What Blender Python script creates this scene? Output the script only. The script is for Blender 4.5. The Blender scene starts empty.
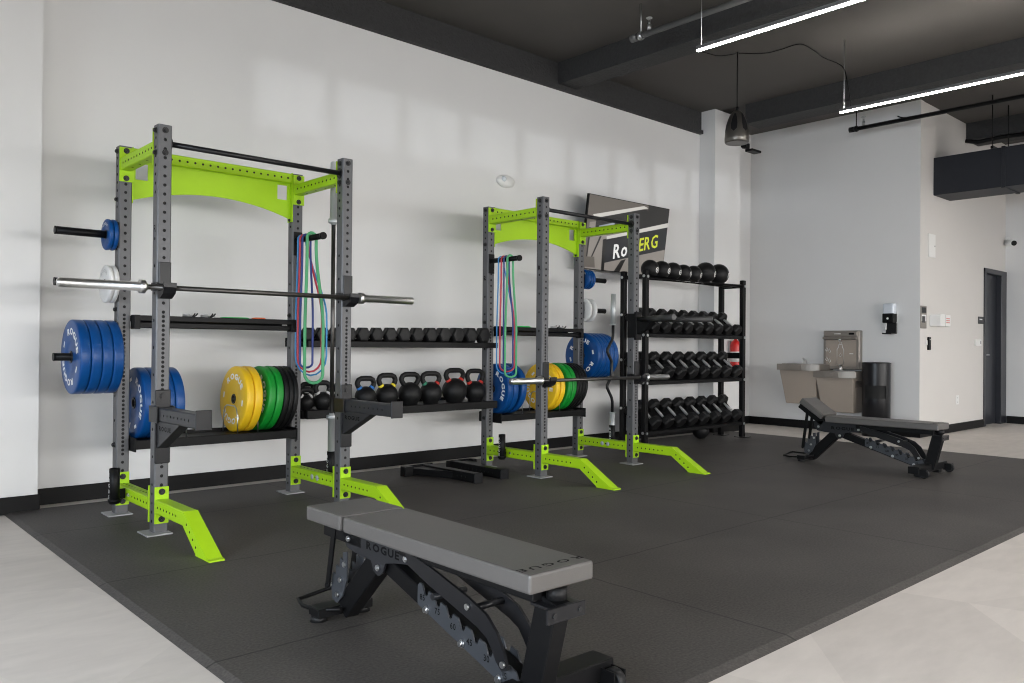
import bpy, bmesh, math, random
from mathutils import Vector, Matrix
random.seed(7)
PI = math.pi
C = bpy.context.scene.collection

# ------------------------------------------------------------------ materials
MATS = {}
def mat(name, col, rough=.5, metal=0.0, noise=0.0, nscale=40, bump=0.0, bscale=200, spec=.5, emit=None, estr=0, coat=0, alpha=None):
    m = bpy.data.materials.new(name); m.use_nodes = True
    nt = m.node_tree; b = nt.nodes['Principled BSDF']
    b.inputs['Base Color'].default_value = (*col, 1)
    b.inputs['Roughness'].default_value = rough
    b.inputs['Metallic'].default_value = metal
    b.inputs['Specular IOR Level'].default_value = spec
    b.inputs['Coat Weight'].default_value = coat
    tc = nt.nodes.new('ShaderNodeTexCoord')
    if noise:
        n = nt.nodes.new('ShaderNodeTexNoise'); n.inputs['Scale'].default_value = nscale; n.inputs['Detail'].default_value = 6
        nt.links.new(tc.outputs['Object'], n.inputs['Vector'])
        r = nt.nodes.new('ShaderNodeMapRange'); r.inputs[3].default_value = 1-noise; r.inputs[4].default_value = 1+noise
        nt.links.new(n.outputs['Fac'], r.inputs[0])
        mx = nt.nodes.new('ShaderNodeVectorMath'); mx.operation = 'SCALE'
        mx.inputs[0].default_value = col
        nt.links.new(r.outputs[0], mx.inputs['Scale'])
        nt.links.new(mx.outputs[0], b.inputs['Base Color'])
    if bump:
        n2 = nt.nodes.new('ShaderNodeTexNoise'); n2.inputs['Scale'].default_value = bscale; n2.inputs['Detail'].default_value = 3
        nt.links.new(tc.outputs['Object'], n2.inputs['Vector'])
        bp = nt.nodes.new('ShaderNodeBump'); bp.inputs['Strength'].default_value = bump; bp.inputs['Distance'].default_value = .01
        nt.links.new(n2.outputs['Fac'], bp.inputs['Height']); nt.links.new(bp.outputs[0], b.inputs['Normal'])
    if emit:
        b.inputs['Emission Color'].default_value = (*emit, 1); b.inputs['Emission Strength'].default_value = estr
    if alpha is not None:
        b.inputs['Alpha'].default_value = alpha
    MATS[name] = m
    return m

M_wall = mat('wall_paint', (.68,.68,.68), .38, noise=.02, nscale=3, bump=.02, bscale=90)
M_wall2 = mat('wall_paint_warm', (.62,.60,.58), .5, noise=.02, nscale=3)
M_ceil = mat('ceiling_black', (.072,.066,.061), .8, noise=.12, nscale=2)
M_beam = mat('sprayed_fireproofing', (.030,.030,.031), .8, noise=.35, nscale=30, bump=.9, bscale=45)
M_base = mat('baseboard_vinyl', (.005,.005,.0055), .5, spec=.2)
M_grey = mat('grey_powder_coat', (.098,.099,.105), .42, metal=.2, noise=.06, nscale=60)
M_plategrey = mat('steel_plate', (.34,.34,.35), .45, metal=.3, noise=.1, nscale=50)
M_dgrey = mat('dark_grey_powder_coat', (.032,.0325,.036), .4, metal=.1, spec=.3)
M_handle = mat('polished_handle', (.62,.62,.62), .3, metal=.55)
M_bar = mat('zinc_bar', (.50,.52,.53), .4, metal=.45)
M_cut = mat('laser_cut_frame', (.016,.0165,.019), .4, spec=.3)
M_lime = mat('lime_powder_coat', (.355,.60,.012), .42, spec=.25, noise=.02)
M_black = mat('black_powder_coat', (.005,.005,.0055), .40, spec=.15, noise=.1, nscale=60)
M_satin = mat('black_satin_steel', (.010,.010,.0115), .30, spec=.3)
M_bolt = mat('bolt_black', (.014,.014,.015), .35, spec=.4)
M_chrome = mat('chrome', (.66,.66,.65), .33, metal=1.0)
M_zinc = mat('zinc_steel', (.55,.56,.57), .33, metal=1.0, noise=.08, nscale=80)
M_shaft = mat('barbell_shaft', (.10,.095,.09), .35, metal=.9)
M_rubber = mat('rubber_black', (.0075,.0075,.008), .48, spec=.25, noise=.15, nscale=80, bump=.15, bscale=400)
M_hex = mat('hex_rubber', (.0095,.0095,.010), .45, spec=.25, noise=.12, nscale=60)
M_blue = mat('rubber_blue', (.002,.058,.225), .36, spec=.35, noise=.06, nscale=30)
M_navy = mat('rubber_navy', (.008,.05,.19), .5)
M_yellow = mat('rubber_yellow', (.80,.50,.012), .45, noise=.05, nscale=30)
M_green = mat('rubber_green', (.003,.25,.025), .45, noise=.06, nscale=30)
M_white = mat('white_plastic', (.75,.75,.74), .45)
M_letter = mat('white_print', (.80,.80,.80), .5)
M_letterdark = mat('black_print', (.003,.003,.003), .6, spec=.1)
M_vinyl = mat('pad_vinyl', (.086,.080,.076), .40, spec=.6, noise=.06, nscale=25, bump=.06, bscale=500)
M_vinyl_d = mat('pad_vinyl_dark', (.045,.045,.048), .5, noise=.06, nscale=25, bump=.06, bscale=500)
M_laser = mat('dark_steel_plate', (.05,.054,.062), .4, metal=.35)
M_taupe = mat('fountain_enamel', (.34,.29,.245), .5, noise=.03)
M_steel = mat('brushed_steel', (.27,.245,.22), .42, metal=.5, noise=.05, nscale=40)
M_bronze = mat('speaker_bronze', (.13,.122,.11), .32, metal=.8, noise=.08, nscale=30)
M_duct = mat('duct_navy', (.013,.0145,.020), .5, spec=.3, noise=.08, nscale=6)
M_door = mat('door_navy', (.018,.020,.026), .38)
M_frame = mat('door_frame_dark', (.012,.013,.019), .35)
M_red = mat('fire_red', (.55,.012,.010), .3)
M_pink = mat('band_red', (.62,.07,.10), .6)
M_bblue = mat('band_blue', (.06,.28,.62), .6)
M_bnavy = mat('band_navy', (.04,.07,.28), .6)
M_bgreen = mat('band_green', (.10,.42,.19), .6)
M_orange = mat('band_orange', (.80,.13,.03), .6)
M_clipgreen = mat('band_bright_green', (.03,.50,.10), .5)
M_pipe = mat('pipe_grey', (.13,.13,.13), .5, metal=.3)
M_led = mat('led_diffuser', (.9,.9,.9), .5, emit=(1,.955,.90), estr=31)
M_up = mat('led_uplight', (.9,.9,.9), .5, emit=(1,.955,.90), estr=56)
M_alu = mat('lamp_housing', (.16,.16,.165), .4, metal=.4)
M_clear = mat('translucent_bottle', (.62,.66,.72), .25)
M_sticker = mat('sticker_grey', (.45,.5,.55), .4)
M_dark = mat('void_black', (.004,.004,.004), .8)
M_kblue = mat('paint_blue', (.02,.16,.50), .5)
M_kyel = mat('paint_yellow', (.75,.62,.03), .5)
M_kgrn = mat('paint_green', (.03,.20,.12), .5)
M_kred = mat('paint_red', (.55,.03,.02), .5)
M_kwhite = mat('paint_white', (.55,.55,.55), .5)
def screen(name, col, s=.55):
    return mat(name, tuple(.25*c for c in col), .3, emit=col, estr=s)

def math_node(nt, op, a, b=None):
    n = nt.nodes.new('ShaderNodeMath'); n.operation = op
    for i, v in enumerate((a, b)):
        if v is None: continue
        if isinstance(v, (int, float)): n.inputs[i].default_value = v
        else: nt.links.new(v, n.inputs[i])
    return n.outputs[0]

def floor_material():
    m = bpy.data.materials.new('vinyl_floor'); m.use_nodes = True; nt = m.node_tree; b = nt.nodes['Principled BSDF']
    tc = nt.nodes.new('ShaderNodeTexCoord')
    mp = nt.nodes.new('ShaderNodeMapping'); mp.inputs['Rotation'].default_value = (0,0,.62); mp.inputs['Scale'].default_value = (1.05,1.7,1)
    nt.links.new(tc.outputs['Object'], mp.inputs['Vector'])
    sp = nt.nodes.new('ShaderNodeSeparateXYZ'); nt.links.new(mp.outputs[0], sp.inputs[0])
    x, y = sp.outputs[0], sp.outputs[1]
    fx, fy = math_node(nt,'FLOOR',x), math_node(nt,'FLOOR',y)
    s = math_node(nt,'ADD', math_node(nt,'FRACT',x), math_node(nt,'FRACT',y))
    side = math_node(nt,'GREATER_THAN', s, 1.0)
    cb = nt.nodes.new('ShaderNodeCombineXYZ')
    nt.links.new(fx, cb.inputs[0]); nt.links.new(fy, cb.inputs[1]); nt.links.new(side, cb.inputs[2])
    wn = nt.nodes.new('ShaderNodeTexWhiteNoise'); wn.noise_dimensions = '3D'; nt.links.new(cb.outputs[0], wn.inputs['Vector'])
    no = nt.nodes.new('ShaderNodeTexNoise'); no.inputs['Scale'].default_value = 5; no.inputs['Detail'].default_value = 8; no.inputs['Roughness'].default_value = .65
    mp2 = nt.nodes.new('ShaderNodeMapping'); mp2.inputs['Rotation'].default_value = (0,0,.62); mp2.inputs['Scale'].default_value = (.7,2.2,1)
    nt.links.new(tc.outputs['Object'], mp2.inputs['Vector']); nt.links.new(mp2.outputs[0], no.inputs['Vector'])
    v = math_node(nt,'ADD', math_node(nt,'MULTIPLY', wn.outputs['Value'], .11), math_node(nt,'MULTIPLY', no.outputs['Fac'], .34))
    v = math_node(nt,'ADD', v, .78)
    vm = nt.nodes.new('ShaderNodeVectorMath'); vm.operation = 'SCALE'; vm.inputs[0].default_value = (.60,.555,.515)
    nt.links.new(v, vm.inputs['Scale']); nt.links.new(vm.outputs[0], b.inputs['Base Color'])
    b.inputs['Roughness'].default_value = .5
    return m
M_floor = floor_material()

def mat_material():
    m = bpy.data.materials.new('rubber_flooring'); m.use_nodes = True; nt = m.node_tree; b = nt.nodes['Principled BSDF']
    tc = nt.nodes.new('ShaderNodeTexCoord')
    fine = nt.nodes.new('ShaderNodeTexNoise'); fine.inputs['Scale'].default_value = 95; fine.inputs['Detail'].default_value = 2
    big = nt.nodes.new('ShaderNodeTexNoise'); big.inputs['Scale'].default_value = 1.3; big.inputs['Detail'].default_value = 5
    for n in (fine, big): nt.links.new(tc.outputs['Object'], n.inputs['Vector'])
    br = nt.nodes.new('ShaderNodeTexBrick'); br.offset = 0; br.squash = 1
    br.inputs['Color1'].default_value = (1,1,1,1); br.inputs['Color2'].default_value = (.9,.9,.9,1); br.inputs['Mortar'].default_value = (.25,.25,.25,1)
    br.inputs['Scale'].default_value = 1; br.inputs['Mortar Size'].default_value = .006; br.inputs['Mortar Smooth'].default_value = .3
    br.inputs['Brick Width'].default_value = 1.85; br.inputs['Row Height'].default_value = 1.2
    mp = nt.nodes.new('ShaderNodeMapping'); mp.inputs['Location'].default_value = (-2.8,-2.665,0)
    ds = nt.nodes.new('ShaderNodeTexNoise'); ds.inputs['Scale'].default_value = 6
    nt.links.new(tc.outputs['Object'], ds.inputs['Vector'])
    vs = nt.nodes.new('ShaderNodeVectorMath'); vs.operation = 'MULTIPLY_ADD'; vs.inputs[1].default_value = (.02,.02,0)
    nt.links.new(ds.outputs['Color'], vs.inputs[0]); nt.links.new(tc.outputs['Object'], vs.inputs[2])
    nt.links.new(vs.outputs[0], mp.inputs['Vector']); nt.links.new(mp.outputs[0], br.inputs['Vector'])
    v = math_node(nt,'ADD', math_node(nt,'MULTIPLY', fine.outputs['Fac'], 1.9), math_node(nt,'MULTIPLY', big.outputs['Fac'], 1.15))
    v = math_node(nt,'ADD', v, -.42)
    v = math_node(nt,'MULTIPLY', v, br.outputs['Color'])
    vm = nt.nodes.new('ShaderNodeVectorMath'); vm.operation = 'SCALE'; vm.inputs[0].default_value = (.055,.0497,.0462)
    nt.links.new(v, vm.inputs['Scale']); nt.links.new(vm.outputs[0], b.inputs['Base Color'])
    b.inputs['Roughness'].default_value = .6; b.inputs['Specular IOR Level'].default_value = .45
    bp = nt.nodes.new('ShaderNodeBump'); bp.inputs['Strength'].default_value = .25; bp.inputs['Distance'].default_value = .004
    nt.links.new(fine.outputs['Fac'], bp.inputs['Height']); nt.links.new(bp.outputs[0], b.inputs['Normal'])
    return m
M_mat = mat_material()

# ------------------------------------------------------------------ mesh builder
class MB:
    def __init__(s): s.bm = bmesh.new()
    def face(s, vs, mi=0, smooth=False):
        try: f = s.bm.faces.new(vs)
        except ValueError: return None
        f.material_index = mi; f.smooth = smooth; return f
    def box(s, x0, x1, y0, y1, z0, z1, bev=0.0, mtx=None, mi=0, seg=1):
        g = bmesh.ops.create_cube(s.bm, size=1)['verts']
        for v in g: v.co = Vector(((x0+x1)/2+v.co.x*(x1-x0), (y0+y1)/2+v.co.y*(y1-y0), (z0+z1)/2+v.co.z*(z1-z0)))
        fs = {f for v in g for f in v.link_faces}
        for f in fs: f.material_index = mi
        if bev:
            es = {e for v in g for e in v.link_edges}
            r = bmesh.ops.bevel(s.bm, geom=list(es), offset=bev, segments=seg, affect='EDGES', profile=.5)
            g = list({v for f in r['faces'] for v in f.verts} | {v for v in g if v.is_valid})
            for f in r['faces']: f.material_index = mi
        if mtx:
            for v in g: v.co = mtx @ v.co
        return g
    def bar(s, p0, p1, w, h, up=(0,0,1), bev=0.0, mi=0):
        """rectangular bar from p0 to p1; w across, h along 'up'"""
        p0, p1 = Vector(p0), Vector(p1); d = p1-p0; L = d.length; z = d.normalized()
        u = Vector(up); x = u.cross(z)
        if x.length < 1e-5: x = Vector((1,0,0)).cross(z)
        x.normalize(); y = z.cross(x)
        m = Matrix((x, y, z)).transposed().to_4x4(); m.translation = p0
        return s.box(-w/2, w/2, -h/2, h/2, 0, L, bev, m, mi)
    def cyl(s, p0, p1, r, n=16, r2=None, mi=0, smooth=True, caps=True):
        p0, p1 = Vector(p0), Vector(p1); z = (p1-p0).normalized()
        x = z.orthogonal().normalized(); y = z.cross(x); r2 = r if r2 is None else r2
        a = [s.bm.verts.new(p0+(x*math.cos(2*PI*i/n)+y*math.sin(2*PI*i/n))*r) for i in range(n)]
        b = [s.bm.verts.new(p1+(x*math.cos(2*PI*i/n)+y*math.sin(2*PI*i/n))*r2) for i in range(n)]
        for i in range(n): s.face([a[i], a[(i+1)%n], b[(i+1)%n], b[i]], mi, smooth)
        if caps: s.face(a[::-1], mi); s.face(b, mi)
    def lathe(s, prof, axis='z', n=32, mi=0, origin=(0,0,0), close=False, mis=None):
        """prof: list of (r, h); revolve about an axis"""
        o = Vector(origin); rows = []
        for r, h in prof:
            row = []
            for i in range(n):
                a = 2*PI*i/n; c, q = r*math.cos(a), r*math.sin(a)
                p = {'z': (c, q, h), 'x': (h, c, q), 'y': (q, h, c)}[axis]
                row.append(s.bm.verts.new(o+Vector(p)))
            rows.append(row)
        m = len(rows)
        for j in range(m if close else m-1):
            A, B = rows[j], rows[(j+1) % m]
            for i in range(n): s.face([A[i], A[(i+1)%n], B[(i+1)%n], B[i]], mis[j] if mis else mi, True)
        if not close:
            if prof[0][0] > 1e-6: s.face(rows[0][::-1], mi)
            if prof[-1][0] > 1e-6: s.face(rows[-1], mi)
    def tube(s, pts, r, n=8, mi=0, closed=False, flat=1.0, up=(1,0,0)):
        """round tube along a polyline; flat squashes it across 'up'"""
        P = [Vector(p) for p in pts]; rows = []; m = len(P)
        for i, p in enumerate(P):
            a = P[(i-1) % m] if (closed or i > 0) else p; b = P[(i+1) % m] if (closed or i < m-1) else p
            t = (b-a).normalized(); x = Vector(up) - t*t.dot(Vector(up))
            if x.length < 1e-4: x = t.orthogonal()
            x.normalize(); y = t.cross(x)
            rows.append([s.bm.verts.new(p + x*math.cos(2*PI*k/n)*r + y*math.sin(2*PI*k/n)*r*flat) for k in range(n)])
        for i in range(m if closed else m-1):
            A, B = rows[i], rows[(i+1) % m]
            for k in range(n): s.face([A[k], A[(k+1)%n], B[(k+1)%n], B[k]], mi, True)
        if not closed: s.face(rows[0][::-1], mi); s.face(rows[-1], mi)
    def prism(s, poly, a0, a1, axis='x', mi=0, bev=0.0):
        """poly in the plane across 'axis': x -> (y,z), y -> (x,z), z -> (x,y)"""
        def P(u, v, a): return {'x': (a,u,v), 'y': (u,a,v), 'z': (u,v,a)}[axis]
        A = [s.bm.verts.new(P(u,v,a0)) for u, v in poly]; B = [s.bm.verts.new(P(u,v,a1)) for u, v in poly]
        n = len(poly); fs = [s.face(A[::-1], mi), s.face(B, mi)]
        for i in range(n): fs.append(s.face([A[i], A[(i+1)%n], B[(i+1)%n], B[i]], mi))
        if bev:
            es = {e for f in fs if f for e in f.edges}
            bmesh.ops.bevel(s.bm, geom=list(es), offset=bev, segments=2, affect='EDGES', profile=.5)
    def panel(s, o, U, V, w, L, holes, r, depth=.004, mi=0, mih=0):
        """flat strip from o: width w along U, length L along V, with holes at the distances 'holes' on its centre line"""
        o, U, V = Vector(o), Vector(U).normalized(), Vector(V).normalized(); N = U.cross(V)
        hs = sorted(h for h in holes if r < h < L-r)
        cuts = [0]+[(a+b)/2 for a, b in zip(hs, hs[1:])]+[L] if hs else [0, L]
        pt = lambda u, v, d=0: s.bm.verts.new(o+U*u+V*v-N*d)
        prev = (pt(0,0), pt(w,0))
        for i in range(len(cuts)-1):
            nxt = (pt(0,cuts[i+1]), pt(w,cuts[i+1]))
            if not hs: s.face([prev[0], prev[1], nxt[1], nxt[0]], mi)
            else:
                h = hs[i]
                k = [pt(w/2+r*math.cos(PI/4*j), h+r*math.sin(PI/4*j)) for j in range(8)]
                q = [pt(w/2+r*math.cos(PI/4*j), h+r*math.sin(PI/4*j), depth) for j in range(8)]
                s.face([prev[0], prev[1], k[7], k[6], k[5]], mi); s.face([prev[1], nxt[1], k[1], k[0], k[7]], mi)
                s.face([nxt[1], nxt[0], k[3], k[2], k[1]], mi); s.face([nxt[0], prev[0], k[5], k[4], k[3]], mi)
                for j in range(8): s.face([k[j], k[(j+1)%8], q[(j+1)%8], q[j]], mih)
                s.face(q, mih)  # dark cap paints in the shade inside the tube
            prev = nxt
    def perf_tube(s, o, A, B, L_axis, a, b, L, hA, hB, r=.008, c=.006, mi=0, mih=0):
        """square tube: corner o, section a along A and b along B, length L along L_axis; hA: holes on the faces across B, hB: on those across A"""
        o, A, B, Z = Vector(o), Vector(A), Vector(B), Vector(L_axis)
        dp = .004 if A.cross(B).dot(Z) > 0 else -.004
        s.panel(o+A*c, A, Z, a-2*c, L, hA, r, dp, mi=mi, mih=mih)
        s.panel(o+A*(a-c)+B*b, -A, Z, a-2*c, L, hA, r, dp, mi=mi, mih=mih)
        s.panel(o+A*a+B*c, B, Z, b-2*c, L, hB, r, dp, mi=mi, mih=mih)
        s.panel(o+B*(b-c), -B, Z, b-2*c, L, hB, r, dp, mi=mi, mih=mih)
        cor = [(A*c, B*c, Vector()), (A*(a-c), A*a+B*c, None), (A*a+B*(b-c), A*(a-c)+B*b, None), (A*c+B*b, B*(b-c), None)]
        prs = [(B*c, A*c), (A*(a-c), A*a+B*c), (A*a+B*(b-c), A*(a-c)+B*b), (A*c+B*b, B*(b-c))]
        for p, q in prs:
            s.face([s.bm.verts.new(o+p), s.bm.verts.new(o+q), s.bm.verts.new(o+q+Z*L), s.bm.verts.new(o+p+Z*L)], mi)
        for h in (0, L):
            ring = [B*c, A*c, A*(a-c), A*a+B*c, A*a+B*(b-c), A*(a-c)+B*b, A*c+B*b, B*(b-c)]
            s.face([s.bm.verts.new(o+p+Z*h) for p in ring], mi)
    def add(s, verts, faces, mtx, mi=0):
        vs = [s.bm.verts.new(mtx @ v) for v in verts]
        for f in faces: s.face([vs[i] for i in f], mi)
    def build(s, name, mats, parent=None, loc=None, rot=None, fix=True):
        if fix: bmesh.ops.recalc_face_normals(s.bm, faces=s.bm.faces)
        me = bpy.data.meshes.new(name); s.bm.to_mesh(me); s.bm.free()
        for m in (mats if isinstance(mats, (list, tuple)) else [mats]): me.materials.append(m)
        return link(name, me, parent, loc, rot)

def link(name, me, parent=None, loc=None, rot=None):
    o = bpy.data.objects.new(name, me); C.objects.link(o)
    if parent is not None: o.parent = parent
    if loc: o.location = loc
    if rot: o.rotation_euler = rot
    return o
def tag(o, label=None, cat=None, group=None, kind=None):
    for k, v in (('label',label),('category',cat),('group',group),('kind',kind)):
        if v: o[k] = v
    return o
def thing(name, label, cat, loc=(0,0,0), rz=0, group=None):
    return tag(link(name, None, None, loc, (0,0,rz)), label, cat, group)
KIDS = {}
def dup(o, parent=None, loc=None, rot=None, label=None, group=None):
    c = o.copy(); C.objects.link(c)
    if parent is not None: c.parent = parent
    if loc is not None: c.location = loc
    if rot is not None: c.rotation_euler = rot
    if label: c['label'] = label
    if group: c['group'] = group
    for ch in [x for x in C.objects if x.parent == o]: dup(ch, c)
    return c
def structure(name, mb, m, kind='structure'):
    o = mb.build(name, m); o['kind'] = kind; return o
ORD = 'first second third fourth fifth sixth seventh eighth ninth tenth eleventh twelfth thirteenth fourteenth fifteenth'.split()

# lettering: glyph outlines of the built-in font as small meshes
_G = {}
def glyph(ch, offset=.0):
    k = (ch, offset)
    if k in _G: return _G[k]
    cu = bpy.data.curves.new('glyph', 'FONT'); cu.body = ch; cu.size = 1; cu.offset = offset; cu.resolution_u = 2
    ob = bpy.data.objects.new('glyph', cu); C.objects.link(ob)
    dg = bpy.context.evaluated_depsgraph_get(); me = bpy.data.meshes.new_from_object(ob.evaluated_get(dg))
    vs = [v.co.copy() for v in me.vertices]; fs = [tuple(p.vertices) for p in me.polygons]
    bpy.data.objects.remove(ob); bpy.data.curves.remove(cu); bpy.data.meshes.remove(me)
    x0 = min((v.x for v in vs), default=0); x1 = max((v.x for v in vs), default=.3)
    _G[k] = ([v-Vector((x0,0,0)) for v in vs], fs, x1-x0)
    return _G[k]
def text(mb, s, size, mtx, gap=.12, offset=.015, shear=0, mi=0, sx=1.0, center=True):
    """flat text in the XY plane of mtx; centred on its origin"""
    ws = [.3 if c == ' ' else glyph(c, offset)[2] for c in s]
    W = (sum(ws)+gap*(len(s)-1))*size*sx
    x = -W/2 if center else 0
    for c, w in zip(s, ws):
        if c != ' ':
            vs, fs, _ = glyph(c, offset)
            mb.add([Vector((x+v.x*size*sx+shear*v.y*size, (v.y-.35)*size, 0)) for v in vs], fs, mtx, mi)
        x += (w+gap)*size*sx
def arc_text(mb, s, size, R, a_mid, mtx, gap=.12, offset=.045, mi=0, sx=1.4):
    """text on a circle of radius R in the XY plane of mtx, tops outward, centred on the angle a_mid"""
    ws = [glyph(c, offset)[2] for c in s]
    tot = (sum(ws)+gap*(len(s)-1))*size*sx
    t = -tot/2
    for c, w in zip(s, ws):
        mid = t+w*size*sx/2; a = a_mid-mid/R
        vs, fs, _ = glyph(c, offset)
        m = mtx @ Matrix.Rotation(a-PI/2, 4, 'Z') @ Matrix.Translation((0,R,0))
        mb.add([Vector(((v.x-w/2)*size*sx, (v.y-.35)*size, 0)) for v in vs], fs, m, mi)
        t += (w+gap)*size*sx
def frame_mtx(o, X, Y):
    X, Y = Vector(X).normalized(), Vector(Y).normalized(); Z = X.cross(Y)
    m = Matrix((X, Y, Z)).transposed().to_4x4(); m.translation = Vector(o); return m

# ------------------------------------------------------------------ camera
F, YAW, PITCH, ROLL, CH = 808.96, .739765, .00614762, .00863074, 1.061193
fwd = Vector((math.sin(YAW)*math.cos(PITCH), math.cos(YAW)*math.cos(PITCH), math.sin(PITCH)))
r_ = Vector((math.cos(YAW), -math.sin(YAW), 0)); u_ = r_.cross(fwd)
r2 = math.cos(ROLL)*r_+math.sin(ROLL)*u_; u2 = -math.sin(ROLL)*r_+math.cos(ROLL)*u_
cam = bpy.data.cameras.new('camera'); cam.sensor_width = 36; cam.sensor_fit = 'HORIZONTAL'; cam.lens = F*36/1024
cam.clip_start = .05
co = bpy.data.objects.new('camera', cam); C.objects.link(co)
mw = Matrix((r2, u2, -fwd)).transposed().to_4x4(); mw.translation = (0,0,CH); co.matrix_world = mw
bpy.context.scene.camera = co

# ------------------------------------------------------------------ room
FZ = -.012; YW = 6.04; XF = 10.35; YB = 3.945; XR = 13.53; CZ = 4.08
mb = MB(); mb.box(-4.2, 16.2, -5.2, 8, FZ-.2, FZ); structure('floor', mb, M_floor)
mb = MB(); mb.box(1.0, 8.9, YW, YW+.15, FZ, CZ); structure('wall_back', mb, M_wall)
mb = MB(); mb.box(-4.2, 1.25, 5.835, 6.19, FZ, CZ); structure('wall_back_pier', mb, M_wall)
mb = MB(); mb.box(8.74, 9.318, 5.81, 6.4, FZ, CZ); structure('pillar', mb, M_wall)
mb = MB(); mb.box(9.0, XF+.1, 6.28, 6.43, FZ, 4.2); structure('wall_back_return', mb, M_wall)
mb = MB(); mb.box(XF, XF+.1, YB+.0006, 6.28, FZ, 4.13); structure('wall_far', mb, M_wall)
mb = MB()  # wall with the door opening
mb.box(XF+.0004, 12.64, YB, YB+.12, FZ, 4.125); mb.box(12.64, XR, YB, YB+.12, 2.2, 4.125); mb.box(13.33, XR, YB, YB+.12, FZ, 2.2)
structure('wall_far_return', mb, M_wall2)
mb = MB(); mb.box(XR, XR+.12, -5.2, YB, FZ, 4.2); structure('wall_right', mb, M_wall)
mb = MB(); mb.box(-4.2, -4.0, -5.2, 6.2, FZ, 4.2); structure('wall_left', mb, M_wall)
# front wall behind the camera: a row of small high panes left open, area lights stand for the windows below
mb = MB(); TP0, TP1 = 2.66, 3.16
mb.box(-4.2, 16.2, -5.2, -5.05, FZ, TP0); mb.box(-4.2, 16.2, -5.2, -5.05, TP1, 4.2); mb.box(-4.2, .22, -5.2, -5.05, TP0, TP1); mb.box(8.2, 16.2, -5.2, -5.05, TP0, TP1)
x = .22
while x < 8.2: mb.box(x, x+.09, -5.2, -5.05, TP0, TP1); x += .72
structure('wall_front', mb, M_wall)
mb = MB(); mb.box(-4.2, 8.86, -5.2, 6.2, CZ, CZ+.12); mb.box(8.86, 16.2, -5.2, 6.45, 4.13, 4.25); structure('ceiling', mb, M_ceil)
def beam(name, *bx):
    mb = MB()
    for b in bx: mb.box(*b)
    structure(name, mb, M_beam)
beam('ceiling_beam_back', (-4, 8.74, 6.015, YW, 3.84, CZ), (-4, 8.74, 5.985, YW, 3.795, 3.84))
beam('ceiling_beam_middle', (6.12, 6.40, -5, 6.015, 3.85, CZ))
beam('ceiling_beam_far', (8.85, 9.17, -5, 5.45, 3.84, 4.14))
beam('ceiling_beam_end', (11.88, 12.35, -5, YB, 3.90, 4.14))
# baseboards
def board(name, *bx):
    mb = MB()
    for b in bx: mb.box(*b, bev=.003)
    structure(name, mb, M_base)
BH = FZ+.108
board('baseboard_back', (1.25, 8.74, YW-.014, YW, FZ, BH))
board('baseboard_pier', (-4, 1.262, 5.822, 5.835, FZ, BH), (1.25, 1.262, 5.835, YW, FZ, BH))
board('baseboard_pillar', (8.726, 9.318, 5.796, 5.81, FZ, BH), (8.726, 8.74, 5.81, YW, FZ, BH))
board('baseboard_far', (XF-.014, XF, YB-.014, 6.28, FZ, BH), (9.318, XF, 6.266, 6.28, FZ, BH))
board('baseboard_far_return', (XF-.014, 12.64, YB-.014, YB, FZ, BH))
board('baseboard_right', (XR-.014, XR, -5, YB-.025, FZ, BH))
# door
mb = MB()
mb.box(12.60, 12.67, YB-.02, YB+.12, FZ, 2.23, .004); mb.box(13.30, XR-.002, YB-.02, YB+.12, FZ, 2.23, .004); mb.box(12.60, XR-.002, YB-.021, YB+.12, 2.16, 2.23, .004)
fr = mb.build('door_1', M_frame); fr['kind'] = 'structure'
mb = MB(); mb.box(12.67, 13.30, YB+.055, YB+.10, FZ+.008, 2.16, .003); leaf = mb.build('door_leaf', M_door, fr)
mb = MB(); mb.cyl((12.78, YB+.055, 1.0), (12.78, YB+.01, 1.0), .012); mb.cyl((12.78, YB+.015, 1.0), (12.90, YB+.015, 1.0), .009); mb.build('door_handle', M_zinc, fr)

# rubber flooring
mb = MB(); g = mb.box(1.10, 9.09, 1.53, 5.85, FZ+.0005, 0.0)
rm = mb.build('rubber_mat', M_mat); tag(rm, 'large speckled dark rubber gym mat laid under the racks and benches', 'gym mat')
mb = MB(); mb.prism([(1.10,0.0),(1.10,FZ+.0005),(1.066,FZ+.0005)], 1.47, 5.85, 'y'); mb.prism([(1.53,0.0),(1.53,FZ+.0005),(1.49,FZ+.0005)], 1.07, 9.09, 'x')
tag(mb.build('ramp_edge', M_mat, rm), 'sloped edge strip of the rubber mat')

# ------------------------------------------------------------------ lights
def led(y0, y1, x, z, label, first=None):
    t = thing('ceiling_light', label, 'light', (x, (y0+y1)/2, z), 0, 'suspended linear lights')
    h = (y1-y0)/2
    mb = MB(); mb.box(-.013, .013, -h, h, .0, .010, .001); mb.box(-.013, -.0105, -h, h, .010, .028, .0004); mb.box(.0105, .013, -h, h, .010, .028, .0004); mb.build('housing', M_alu, t)
    mb = MB(); mb.box(-.012, .012, -h+.004, h-.004, -.013, -.0005, .002); mb.build('diffuser', M_led, t)
    mb = MB(); mb.box(-.010, .010, -h+.004, h-.004, .0105, .014, .0005); mb.build('uplight_diffuser', M_up, t)
    for s in (h-.04, -h+.3):
        mb = MB(); mb.cyl((0,s,.010), (0,s,CZ-z), .0022, 6); mb.build('suspension_wire', M_zinc, t)
    return t
LZ = 3.385
led(-.6, 3.69, 5.295, LZ, 'white linear light hanging beside the ceiling beam')
led(-.6, 3.69, 7.69, LZ, 'white linear light hanging in front of the drinking fountain wall')
for x in (2.9,): led(-.6, 3.69, x, LZ, 'white linear light hanging above the mat')
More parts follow.
